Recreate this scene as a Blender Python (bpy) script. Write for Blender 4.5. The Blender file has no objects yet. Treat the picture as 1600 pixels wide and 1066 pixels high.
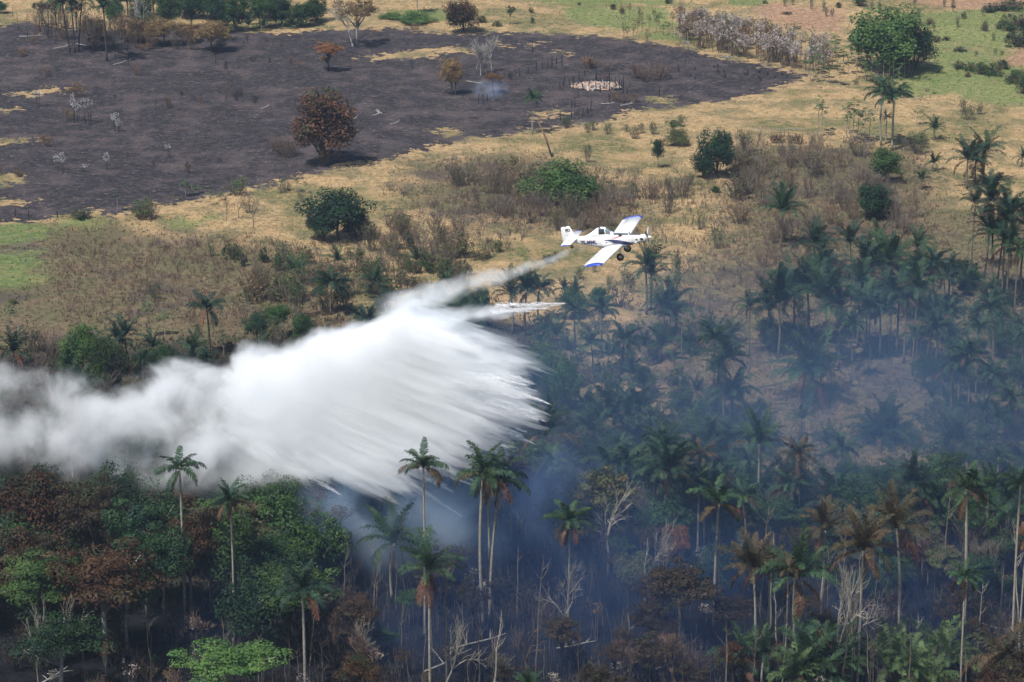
import bpy, math, random
import numpy as np
from mathutils import Vector, Matrix, Euler
R = math.radians
S = bpy.context.scene
COL = S.collection
random.seed(7); rng = np.random.default_rng(7)

# ------------------------------------------------------------------ camera, sky, sun, exposure
H = 145.0; TILT = 18.0; F = 4537.0
cam = bpy.data.cameras.new('camera'); cam.lens = 36 * F / 1600; cam.sensor_width = 36
cam.clip_start = 1; cam.clip_end = 6000
cam_ob = bpy.data.objects.new('camera', cam); COL.objects.link(cam_ob)
cam_ob.location = (0, 0, H); cam_ob.rotation_euler = (R(90 - TILT), 0, 0); S.camera = cam_ob

SUN_DIR = Vector((-.33, -.38, .86)).normalized()
SUN_EL = math.asin(SUN_DIR.z); SUN_AZ = math.atan2(SUN_DIR.x, SUN_DIR.y)
world = bpy.data.worlds.new('World'); S.world = world; world.use_nodes = True
wn = world.node_tree.nodes; sky = wn.new('ShaderNodeTexSky'); sky.sky_type = 'NISHITA'; sky.sun_disc = False
sky.sun_elevation = SUN_EL; sky.sun_rotation = SUN_AZ
world.node_tree.links.new(sky.outputs[0], wn['Background'].inputs[0]); wn['Background'].inputs[1].default_value = .08
sun = bpy.data.lights.new('sun', 'SUN'); sun.energy = 4.9; sun.angle = R(.5); sun.color = (1, .965, .92)
sun_ob = bpy.data.objects.new('sun', sun); COL.objects.link(sun_ob)
sun_ob.rotation_euler = SUN_DIR.to_track_quat('Z', 'Y').to_euler()
vs = S.view_settings; vs.view_transform = 'Standard'; vs.look = 'None'; vs.gamma = 1; vs.exposure = 0.2
try: vs.use_curve_mapping = False
except Exception: pass
S.cycles.max_bounces = 18; S.cycles.diffuse_bounces = 3; S.cycles.glossy_bounces = 2
S.cycles.transmission_bounces = 4; S.cycles.transparent_max_bounces = 16
S.cycles.volume_bounces = 12; S.cycles.volume_max_steps = 256
S.cycles.use_denoising = True
S.cycles.use_adaptive_sampling = True; S.cycles.adaptive_threshold = .035; S.cycles.adaptive_min_samples = 24

# ------------------------------------------------------------------ picking world points
CT, ST = math.cos(R(TILT)), math.sin(R(TILT))
def ray(px, py):
    u = (px - 800) / F; v = (533 - py) / F
    return Vector((u, CT + v * ST, -ST + v * CT))
def at_z(px, py, z=0.0):
    d = ray(px, py); t = (z - H) / d.z
    return Vector((d.x * t, d.y * t, z))
def at_y(px, py, y):
    d = ray(px, py); t = y / d.y
    return Vector((d.x * t, y, H + d.z * t))
def proj(p):
    x, y, z = p[0], p[1], p[2] - H
    f = y * CT - z * ST; u = x / f; v = (y * ST + z * CT) / f
    return 800 + u * F, 533 - v * F
def hgt(x, y):
    return (.35 * np.sin(x * .05 + 1.3) * np.cos(y * .037) + .22 * np.sin(x * .13 + y * .09) + .12 * np.sin(x * .31 - y * .23 + 2))

# ------------------------------------------------------------------ node helper
class NT:
    def __init__(s, tree): s.t = tree; s.n = tree.nodes; s.l = tree.links
    def new(s, typ, **kw):
        n = s.n.new(typ)
        for k, v in kw.items(): setattr(n, k, v)
        return n
    def put(s, sock, v):
        if isinstance(v, bpy.types.NodeSocket): s.l.new(v, sock)
        elif isinstance(v, (tuple, list)) and len(v) == 3 and sock.type == 'RGBA': sock.default_value = (*v, 1)
        else: sock.default_value = v
    def m(s, op, a, b=0.0, c=0.0, clamp=False):
        n = s.new('ShaderNodeMath', operation=op, use_clamp=clamp)
        s.put(n.inputs[0], a); s.put(n.inputs[1], b)
        if op in ('MULTIPLY_ADD', 'COMPARE', 'SMOOTH_MIN', 'SMOOTH_MAX'): s.put(n.inputs[2], c)
        return n.outputs[0]
    def add(s, a, b): return s.m('ADD', a, b)
    def sub(s, a, b): return s.m('SUBTRACT', a, b)
    def mul(s, a, b): return s.m('MULTIPLY', a, b)
    def ss(s, x, a, b, lo=0.0, hi=1.0):
        n = s.new('ShaderNodeMapRange', interpolation_type='SMOOTHSTEP')
        for i, v in enumerate((x, a, b, lo, hi)): s.put(n.inputs[i], v)
        return n.outputs[0]
    def mr(s, x, a, b, lo=0.0, hi=1.0):
        n = s.new('ShaderNodeMapRange')
        for i, v in enumerate((x, a, b, lo, hi)): s.put(n.inputs[i], v)
        return n.outputs[0]
    def mix(s, f, a, b):
        n = s.new('ShaderNodeMix', data_type='RGBA'); s.put(n.inputs[0], f); s.put(n.inputs[6], a); s.put(n.inputs[7], b)
        return n.outputs[2]
    def noise(s, vec, scale, detail=2.0, rough=.5, dist=0.0):
        n = s.new('ShaderNodeTexNoise'); s.put(n.inputs['Vector'], vec)
        n.inputs['Scale'].default_value = scale; n.inputs['Detail'].default_value = detail
        n.inputs['Roughness'].default_value = rough; n.inputs['Distortion'].default_value = dist
        return n.outputs[0]
    def noisec(s, vec, scale, detail=1.0):
        n = s.new('ShaderNodeTexNoise'); s.put(n.inputs['Vector'], vec)
        n.inputs['Scale'].default_value = scale; n.inputs['Detail'].default_value = detail
        return n.outputs[1]
    def xyz(s, v):
        n = s.new('ShaderNodeSeparateXYZ'); s.put(n.inputs[0], v); return n.outputs
    def vec(s, x, y, z):
        n = s.new('ShaderNodeCombineXYZ'); s.put(n.inputs[0], x); s.put(n.inputs[1], y); s.put(n.inputs[2], z); return n.outputs[0]
    def vm(s, op, a, b):
        n = s.new('ShaderNodeVectorMath', operation=op); s.put(n.inputs[0], a); s.put(n.inputs[1], b); return n.outputs[0]
    def pos(s): return s.new('ShaderNodeNewGeometry').outputs['Position']
    def obj(s): return s.new('ShaderNodeTexCoord').outputs['Object']
    def attr(s, name):
        n = s.new('ShaderNodeAttribute'); n.attribute_name = name; return n.outputs['Fac']

def material(name):
    m = bpy.data.materials.new(name); m.use_nodes = True; t = NT(m.node_tree)
    return m, t, m.node_tree.nodes['Principled BSDF']
def plain(name, col, rough=.6, metal=0.0, var=.15, scale=3.0, spec=.4, coat=0.0):
    m, t, b = material(name)
    n = t.noise(t.obj(), scale, 4)
    f = t.mr(n, .3, .7, 0, 1)
    t.put(b.inputs['Base Color'], t.mix(f, tuple(c * (1 - var) for c in col), tuple(min(1, c * (1 + var)) for c in col)))
    b.inputs['Roughness'].default_value = rough; b.inputs['Metallic'].default_value = metal
    b.inputs['Specular IOR Level'].default_value = spec; b.inputs['Coat Weight'].default_value = coat
    return m
def leaf(name, c1, c2, c3=None, transl=.25, scale=.45):
    m, t, b = material(name)
    info = t.new('ShaderNodeObjectInfo').outputs['Random']
    off = t.mul(info, 90.0)
    p = t.vm('ADD', t.obj(), t.vec(off, off, 0.0))
    n1 = t.noise(p, scale, 3, .6); n2 = t.noise(p, 4.5, 2, .6)
    col = t.mix(t.ss(n1, .36, .64), c1, c2)
    if c3 is not None: col = t.mix(t.ss(t.noise(t.vm('ADD', p, (31., 7., 3.)), scale * .8, 2), .52, .66), col, c3)
    k = t.mul(t.mr(info, 0, 1, .72, 1.3), t.mr(n2, .3, .7, .6, 1.4))
    hs = t.new('ShaderNodeHueSaturation'); t.put(hs.inputs['Color'], col); t.put(hs.inputs['Value'], k)
    t.put(hs.inputs['Hue'], t.mr(t.m('FRACT', t.mul(info, 7.3)), 0, 1, .485, .515))
    t.put(b.inputs['Base Color'], hs.outputs[0])
    b.inputs['Roughness'].default_value = .65; b.inputs['Specular IOR Level'].default_value = .2
    tr = t.new('ShaderNodeBsdfTranslucent'); t.put(tr.inputs[0], hs.outputs[0])
    mx = t.new('ShaderNodeMixShader'); mx.inputs[0].default_value = transl
    t.l.new(b.outputs[0], mx.inputs[1]); t.l.new(tr.outputs[0], mx.inputs[2])
    t.l.new(mx.outputs[0], t.n['Material Output'].inputs['Surface'])
    return m

M = {}
M['green']   = leaf('green_leaves', (.022, .055, .016), (.055, .11, .028), (.035, .065, .03))
M['dgreen']  = leaf('dark_green_leaves', (.012, .036, .016), (.03, .07, .026), (.02, .045, .03))
M['lgreen']  = leaf('light_green_leaves', (.05, .10, .026), (.10, .165, .042), (.05, .10, .03))
M['olive']   = leaf('olive_leaves', (.07, .08, .035), (.12, .13, .055), (.15, .12, .06))
M['redbrown']= leaf('scorched_red_leaves', (.045, .022, .013), (.085, .042, .021), (.036, .046, .020))
M['darkbrown']=leaf('scorched_dark_leaves', (.032, .024, .016), (.068, .045, .026), (.038, .046, .022))
M['scorched'] = leaf('scorched_mixed_leaves', (.040, .027, .016), (.125, .066, .030), (.062, .068, .030))
M['mgreen']  = leaf('mid_green_leaves', (.035, .08, .022), (.075, .14, .035), (.05, .095, .03))
M['tan']     = leaf('dry_tan_leaves', (.16, .10, .045), (.26, .17, .08), (.10, .065, .04))
M['orange']  = leaf('orange_dry_leaves', (.17, .075, .03), (.25, .12, .05), (.12, .08, .035))
M['palm']    = leaf('palm_fronds', (.022, .05, .024), (.05, .095, .04), (.03, .065, .04), .2)
M['dpalm']   = leaf('dark_palm_fronds', (.014, .036, .024), (.03, .062, .036), None, .2)
M['lpalm']   = leaf('pale_palm_fronds', (.06, .10, .04), (.10, .15, .06), None, .25)
M['bpalm']   = leaf('brown_palm_fronds', (.045, .04, .022), (.10, .07, .038), (.035, .042, .022), .2)
M['dead']    = leaf('dead_fronds', (.09, .045, .025), (.15, .08, .045), None, .2)
M['purple']  = leaf('dry_purple_twigs', (.10, .08, .065), (.17, .138, .11), None, 0)
M['paleleaf']= leaf('bleached_leaves', (.30, .26, .23), (.48, .43, .38), (.2, .16, .14), .2)
M['whiteleaf']=leaf('white_ash_leaves', (.34, .33, .33), (.5, .49, .5), None, .2)
M['bark']    = plain('grey_bark', (.13, .11, .085), .9, var=.35, scale=2)
M['palmbark']= plain('pale_palm_bark', (.27, .25, .20), .85, var=.3, scale=4)
M['dbark']   = plain('dark_bark', (.05, .042, .035), .9, var=.4, scale=2)
M['char']    = plain('charred_wood', (.014, .013, .014), .9, var=.4)
M['silver']  = plain('silver_dead_wood', (.31, .29, .265), .85, var=.3, scale=2)
M['brownwood']=plain('dry_brown_wood', (.15, .10, .07), .9, var=.35, scale=2)
M['paint']   = plain('white_aircraft_paint', (.80, .80, .80), .28, var=.015, spec=.5, coat=.4)
M['blue']    = plain('blue_aircraft_paint', (.03, .07, .42), .3, var=.08, spec=.5, coat=.4)
M['navy']    = plain('navy_stripe_paint', (.008, .012, .09), .3, var=.08, spec=.5, coat=.4)
M['black']   = plain('black_paint', (.02, .02, .022), .5)
M['greyp']   = plain('grey_hopper_paint', (.12, .13, .14), .5)
M['red']     = plain('red_print', (.5, .06, .05), .5)
M['rubber']  = plain('tyre_rubber', (.018, .018, .02), .8)
M['steel']   = plain('steel', (.45, .47, .5), .35, .7)
M['glass']   = plain('dark_cockpit_glass', (.02, .035, .04), .08, spec=.8, coat=.6)
M['windglass']=plain('pale_windscreen_glass', (.16, .20, .22), .08, spec=.8, coat=.6)

# ------------------------------------------------------------------ mesh builder
class MB:
    def __init__(s): s.V = []; s.F = []; s.I = []; s.n = 0
    def add(s, V, Fc, mi=0):
        s.V.extend([tuple(v) for v in V]); s.F.extend([tuple(i + s.n for i in f) for f in Fc]); s.I.extend([mi] * len(Fc)); s.n += len(V)
    def tube(s, P, rad, k=5, mi=0, cap=True):
        V = []; Fc = []
        P = [Vector(p) for p in P]
        for i, p in enumerate(P):
            d = (P[min(i + 1, len(P) - 1)] - P[max(i - 1, 0)])
            d = d.normalized() if d.length > 1e-9 else Vector((0, 0, 1))
            a = d.cross(Vector((0, 0, 1)) if abs(d.z) < .9 else Vector((1, 0, 0))).normalized(); b = d.cross(a)
            for j in range(k):
                t = 2 * math.pi * j / k; V.append(p + (a * math.cos(t) + b * math.sin(t)) * rad[i])
        for i in range(len(P) - 1):
            for j in range(k):
                j2 = (j + 1) % k; Fc.append((i * k + j, i * k + j2, (i + 1) * k + j2, (i + 1) * k + j))
        if cap: Fc.append(tuple(range(k))[::-1]); Fc.append(tuple((len(P) - 1) * k + j for j in range(k)))
        s.add(V, Fc, mi)
    def box(s, c, h, mi=0, rot=None):
        V = []
        for x in (-1, 1):
            for y in (-1, 1):
                for z in (-1, 1):
                    v = Vector((x * h[0], y * h[1], z * h[2]))
                    if rot: v.rotate(rot)
                    V.append(v + Vector(c))
        s.add(V, [(0, 1, 3, 2), (4, 6, 7, 5), (0, 4, 5, 1), (2, 3, 7, 6), (0, 2, 6, 4), (1, 5, 7, 3)], mi)
    def mesh(s, name, mats, smooth=False):
        me = bpy.data.meshes.new(name); me.from_pydata(s.V, [], s.F)
        for m in (mats if isinstance(mats, (list, tuple)) else [mats]): me.materials.append(m)
        if len(set(s.I)) > 1: me.polygons.foreach_set('material_index', s.I)
        if smooth: me.polygons.foreach_set('use_smooth', [True] * len(s.F))
        me.update(); return me
def quads_mesh(name, V, mat, k=4):
    n = len(V) // k
    me = bpy.data.meshes.new(name); me.vertices.add(n * k); me.vertices.foreach_set('co', np.ascontiguousarray(V, dtype=np.float32).ravel())
    me.loops.add(n * k); me.loops.foreach_set('vertex_index', np.arange(n * k, dtype=np.int32))
    me.polygons.add(n); me.polygons.foreach_set('loop_start', np.arange(0, n * k, k, dtype=np.int32))
    me.polygons.foreach_set('loop_total', np.full(n, k, dtype=np.int32))
    me.materials.append(mat); me.update(calc_edges=True); return me
def link(name, data, parent=None, loc=None, rot=None, scale=None, mat=None):
    o = bpy.data.objects.new(name, data); COL.objects.link(o)
    if parent: o.parent = parent
    if loc is not None: o.location = loc
    if rot is not None: o.rotation_euler = rot
    if scale is not None: o.scale = scale
    if mat is not None:
        o.material_slots[0].link = 'OBJECT'; o.material_slots[0].material = mat
    return o
def struct(o): o['kind'] = 'structure'; return o

# ------------------------------------------------------------------ ground with soft regions
def poly_world(pts): return np.array([[*at_z(x, y)][:2] for x, y in pts])
def sdf(poly, X, Y):
    """positive inside"""
    P = poly; Q = np.roll(P, -1, axis=0)
    d = np.full(X.shape, 1e9); ins = np.zeros(X.shape, bool)
    for (x0, y0), (x1, y1) in zip(P, Q):
        ex, ey = x1 - x0, y1 - y0; t = np.clip(((X - x0) * ex + (Y - y0) * ey) / (ex * ex + ey * ey + 1e-9), 0, 1)
        d = np.minimum(d, np.hypot(X - x0 - t * ex, Y - y0 - t * ey))
        c = ((y0 > Y) != (y1 > Y)) & (X < (x1 - x0) * (Y - y0) / (y1 - y0 + 1e-12) + x0); ins ^= c
    return np.where(ins, d, -d)
BURN = [(-140, 60), (0, 44), (40, 36), (100, 45), (240, 50), (360, 46), (430, 50), (500, 44), (545, 46), (620, 45), (660, 52), (700, 55), (760, 51), (830, 53), (900, 58),
        (960, 60), (1010, 70), (1070, 75), (1120, 90), (1180, 98), (1225, 108), (1262, 118), (1240, 130), (1200, 146), (1150, 155), (1075, 163), (1030, 168), (975, 178), (955, 188),
        (900, 190), (870, 195), (830, 198), (800, 208), (780, 215), (735, 214), (700, 222), (650, 235), (600, 250), (540, 258), (500, 272), (420, 285), (350, 301), (300, 312), (245, 318),
        (200, 328), (183, 338), (150, 326), (100, 332), (60, 345), (0, 350), (-140, 360)]
PATCH = [[(570, 88), (625, 80), (690, 77), (745, 78), (735, 84), (690, 84), (660, 92), (610, 91)], [(780, 70), (800, 72), (790, 74)], [(826, 69), (843, 70), (835, 73)],
         [(20, 146), (60, 139), (92, 137), (80, 143), (40, 150)], [(-50, 218), (30, 214), (60, 218), (20, 224), (-50, 224)], [(-50, 275), (20, 272), (40, 280), (0, 292), (-50, 292)],
         [(0, 312), (50, 314), (40, 320), (-10, 322)], [(-40, 165), (15, 168), (0, 176), (-40, 176)], [(833, 180), (842, 172), (878, 167), (872, 175), (850, 184)],
         [(1010, 152), (1035, 151), (1055, 158), (1030, 162)], [(680, 205), (700, 200), (735, 213), (700, 214)], [(870, 80), (895, 83), (880, 85)]]
GREEN = [[(-90, 345), (40, 345), (80, 352), (75, 370), (40, 385), (-90, 390)], [(-90, 392), (60, 392), (55, 440), (20, 452), (-90, 450)], [(85, 340), (150, 340), (140, 350), (90, 350)],
         [(255, 348), (330, 338), (330, 347), (280, 353)], [(1420, 22), (1620, 8), (1620, 60), (1560, 95), (1640, 130), (1640, 168), (1560, 162), (1480, 148), (1420, 148), (1390, 130), (1440, 100), (1448, 60)],
         [(880, 10), (1050, 12), (1060, 42), (960, 50), (880, 30)], [(620, 14), (690, 16), (720, 30), (640, 33)], [(1000, 40), (1100, 60), (1080, 70), (1010, 60)], [(820, -10), (1070, -10), (1060, 8), (850, 6)], [(1100, -10), (1250, -5), (1150, 12)]]
PINK = [[(1190, 2), (1320, 14), (1310, 48), (1240, 44), (1180, 25)], [(1450, 62), (1560, 72), (1640, 80), (1640, 108), (1570, 104), (1500, 82)], [(1400, -30), (1640, -40), (1640, 10), (1500, 14), (1440, 6)], [(930, -20), (1060, -20), (1060, 5), (960, 2)]]
BROWN = [[(-100, 360), (120, 345), (300, 365), (420, 380), (520, 420), (560, 520), (540, 640), (-120, 640)], [(640, 250), (840, 240), (1000, 300), (1000, 370), (800, 360), (640, 330)],
         [(1150, 225), (1440, 235), (1480, 330), (1700, 330), (1700, 760), (1000, 740), (980, 520), (1080, 420), (1150, 330)]]
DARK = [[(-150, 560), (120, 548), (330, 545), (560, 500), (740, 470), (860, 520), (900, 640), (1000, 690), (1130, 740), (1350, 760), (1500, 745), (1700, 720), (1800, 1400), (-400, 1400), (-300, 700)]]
SCORCH = [[(430, 880), (700, 830), (1000, 830), (1200, 820), (1400, 840), (1500, 800), (1560, 700), (1750, 690), (1900, 1500), (-600, 1500), (-300, 960), (0, 940), (250, 940)]]
def axis(lo, a, b, hi, step, n):
    return np.concatenate([np.linspace(lo, a, n)[:-1] ** 1, np.arange(a, b, step), np.linspace(b, hi, n)])
gx = axis(-2500, -190, 190, 2500, 1.6, 24); gy = axis(-1500, 280, 900, 4000, 1.6, 24)
GX, GY = np.meshgrid(gx, gy); ny, nx = GX.shape
fx, fy = GX.ravel(), GY.ravel()
GP = {}
def field(polys, X, Y):
    out = np.full(X.shape, -40.0)
    for p in polys: out = np.maximum(out, sdf(poly_world(p), X, Y))
    return np.clip(out, -40, 40)
def burnf(X, Y):
    b = field([BURN], X, Y); q = field(PATCH, X, Y); return np.minimum(b, -q)
me = bpy.data.meshes.new('ground')
verts = np.stack([fx, fy, hgt(fx, fy)], 1)
me.vertices.add(len(fx)); me.vertices.foreach_set('co', verts.astype(np.float32).ravel())
ii = (np.arange(ny - 1)[:, None] * nx + np.arange(nx - 1)[None, :]).ravel()
q = np.stack([ii, ii + 1, ii + nx + 1, ii + nx], 1).astype(np.int32)
me.loops.add(q.size); me.loops.foreach_set('vertex_index', q.ravel())
me.polygons.add(len(q)); me.polygons.foreach_set('loop_start', np.arange(0, q.size, 4, dtype=np.int32)); me.polygons.foreach_set('loop_total', np.full(len(q), 4, dtype=np.int32))
me.polygons.foreach_set('use_smooth', np.ones(len(q), bool))
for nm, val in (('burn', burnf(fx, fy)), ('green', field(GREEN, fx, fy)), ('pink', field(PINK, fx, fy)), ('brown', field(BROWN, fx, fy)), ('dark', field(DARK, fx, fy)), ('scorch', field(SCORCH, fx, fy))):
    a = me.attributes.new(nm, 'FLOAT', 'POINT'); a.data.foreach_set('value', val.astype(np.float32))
me.update(calc_edges=True)
gm, t, b = material('ground_soil_and_grass')
P = t.pos()
nL = t.noise(P, .035, 4, .55); nM = t.noise(P, .14, 5, .6); nF = t.noise(P, .75, 5, .65); nS = t.noise(P, 2.6, 4, .7)
straw = t.mix(t.ss(nF, .30, .70), (.28, .19, .095), (.48, .34, .18))
straw = t.mix(t.ss(nM, .42, .62), straw, t.mix(t.ss(nF, .35, .65), (.155, .135, .07), (.29, .225, .12)))
straw = t.mix(t.mul(t.ss(nL, .5, .6), t.ss(nF, .4, .6)), straw, (.10, .115, .045))
def reg(name, amp, soft, bias=0.0):
    e = t.add(t.attr(name), t.add(t.mul(t.sub(nM, .5), amp), t.mul(t.sub(nF, .5), amp * .5)))
    return t.ss(t.add(e, bias), -soft, soft)
brown = t.mix(t.ss(nF, .32, .68), (.068, .055, .042), (.15, .112, .068))
brown = t.mix(t.mul(t.ss(nM, .40, .55), .85), brown, t.mix(t.ss(nF, .35, .65), (.075, .078, .042), (.15, .13, .07)))
brown = t.mix(t.mul(t.ss(t.noise(t.vm('ADD', P, (50., 9., 0.)), .06, 4, .6), .53, .60), .8), brown, (.065, .052, .055))
col = t.mix(t.mul(reg('brown', 22, 7), .85), straw, brown)
col = t.mix(t.mul(reg('pink', 10, 3), .8), col, t.mix(t.ss(nF, .35, .65), (.26, .14, .09), (.40, .25, .17)))
grn = t.mix(t.ss(nF, .32, .68), (.075, .145, .035), (.18, .22, .075))
grn = t.mix(t.mul(t.ss(nM, .52, .64), .6), grn, (.25, .21, .10))
col = t.mix(t.mul(reg('green', 16, 2.5), t.ss(nS, .25, .6)), col, grn)
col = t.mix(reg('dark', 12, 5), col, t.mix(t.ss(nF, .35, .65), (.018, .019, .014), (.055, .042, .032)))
ash = t.mix(t.ss(nF, .35, .7), (.021, .019, .022), (.055, .047, .051))
ashL = t.ss(t.add(t.mul(nM, .5), t.add(t.mul(nL, .2), t.mul(nS, .3))), .47, .60)
ash = t.mix(t.mul(ashL, .48), ash, (.135, .105, .10))
ash = t.mix(t.mul(t.ss(t.noise(t.vm('MULTIPLY', P, (.5, 1., 1.)), 1.7, 5, .78), .57, .66), .8), ash, (.26, .21, .18))
nB = t.noise(P, .42, 5, .7)
be = t.add(t.attr('burn'), t.add(t.mul(t.sub(nM, .5), 9.0), t.mul(t.sub(nB, .5), 22.0)))
col = t.mix(t.ss(be, -.5, .5), col, ash)
col = t.mix(reg('scorch', 10, 2), col, t.mix(t.ss(nF, .4, .7), (.006, .007, .009), (.018, .016, .017)))
t.put(b.inputs['Base Color'], col); b.inputs['Roughness'].default_value = .95; b.inputs['Specular IOR Level'].default_value = .1
bp = t.new('ShaderNodeBump'); bp.inputs['Distance'].default_value = .5; bp.inputs['Strength'].default_value = .75
t.put(bp.inputs['Height'], t.add(t.mul(nF, .55), t.mul(nS, .75))); t.l.new(bp.outputs[0], b.inputs['Normal'])
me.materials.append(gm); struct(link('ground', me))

# ------------------------------------------------------------------ grass tufts (uncountable)
def region_at(X, Y): return burnf(X, Y), field(GREEN, X, Y), field(DARK, X, Y), field(SCORCH, X, Y)
def tufts(name, n, mat, filt, hmin, hmax, wid, blades=3, label='', seed=1):
    r = np.random.default_rng(seed)
    px = r.uniform(-40, 1640, n); py = r.uniform(-30, 1100, n) 
    # even density over the ground itself, inside what the lens can see
    Yw = r.uniform(320, 780, n); Xw = r.uniform(-1, 1, n) * Yw * .19
    keep = filt(Xw, Yw, r); Xw, Yw = Xw[keep], Yw[keep]; n = len(Xw)
    a = r.uniform(0, 2 * math.pi, (n, blades)); hh = r.uniform(hmin, hmax, (n, blades)); sp = r.uniform(.1, .55, (n, blades)) * hh
    bx = Xw[:, None] + r.normal(0, .12, (n, blades)); by = Yw[:, None] + r.normal(0, .12, (n, blades)); bz = hgt(bx, by) - .03
    w = wid * r.uniform(.6, 1.3, (n, blades))
    V = np.empty((n, blades, 3, 3))
    V[:, :, 0, 0] = bx - np.sin(a) * w; V[:, :, 0, 1] = by + np.cos(a) * w; V[:, :, 0, 2] = bz
    V[:, :, 1, 0] = bx + np.sin(a) * w; V[:, :, 1, 1] = by - np.cos(a) * w; V[:, :, 1, 2] = bz
    V[:, :, 2, 0] = bx + np.cos(a) * sp; V[:, :, 2, 1] = by + np.sin(a) * sp; V[:, :, 2, 2] = bz + hh
    o = link(name, quads_mesh(name, V.reshape(-1, 3), mat, 3)); o['kind'] = 'stuff'; o['label'] = label; o['category'] = 'grass'
    return o
def wleaf(name, c1, c2, sc=.12):
    m, t, b = material(name); P = t.pos()
    c = t.mix(t.ss(t.noise(P, sc, 4, .6), .38, .62), c1, c2); k = t.mr(t.noise(P, 2.0, 3, .7), .3, .7, .6, 1.35)
    hs = t.new('ShaderNodeHueSaturation'); t.put(hs.inputs['Color'], c); t.put(hs.inputs['Value'], k)
    t.put(b.inputs['Base Color'], hs.outputs[0]); b.inputs['Roughness'].default_value = .9; b.inputs['Specular IOR Level'].default_value = .1
    return m
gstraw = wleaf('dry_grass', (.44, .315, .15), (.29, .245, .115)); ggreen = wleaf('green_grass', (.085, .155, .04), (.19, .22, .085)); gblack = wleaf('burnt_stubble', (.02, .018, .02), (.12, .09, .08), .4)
gdark = wleaf('forest_floor_weeds', (.03, .05, .02), (.07, .06, .035))  # dark green and brown weeds of the forest floor
def f_straw(X, Y, r):
    bu, g, d, s = region_at(X, Y); return (bu < -.5) & (d < -2) & (g < 0) & (s < 0) & (field(BROWN, X, Y) < r.normal(-3, 3, X.shape))
def f_green(X, Y, r):
    bu, g, d, s = region_at(X, Y); return (bu < -1) & (g > -3)
def f_burn(X, Y, r):
    bu, g, d, s = region_at(X, Y); return (bu > .5) & (r.uniform(size=X.shape) < .5)
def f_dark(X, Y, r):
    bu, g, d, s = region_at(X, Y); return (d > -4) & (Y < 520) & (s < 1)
tufts('dry_grass', 150000, gstraw, f_straw, .08, .32, .10, 3, 'short straw coloured dry grass over the open pasture', 1)
gbrown = wleaf('mixed_dry_weeds', (.10, .085, .05), (.19, .15, .085), .2)
def f_brown(X, Y, r):
    bu, g, d, s = region_at(X, Y); return (bu < -.5) & (d < 0) & (g < 0) & (s < 0) & (field(BROWN, X, Y) > r.normal(-2, 3, X.shape))
tufts('dry_weeds', 130000, gbrown, f_brown, .12, .5, .09, 3, 'mixed brown and olive weeds over the rougher pasture', 6)
tufts('green_grass', 60000, ggreen, f_green, .12, .4, .1, 3, 'fresh green grass patches at the pasture edges', 2)
tufts('burnt_stubble', 60000, gblack, f_burn, .05, .25, .05, 2, 'black and grey stubble on the charred field', 3)
tufts('weeds', 90000, gdark, f_dark, .2, .8, .12, 3, 'dark weeds and seedlings on the forest floor', 4)

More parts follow.
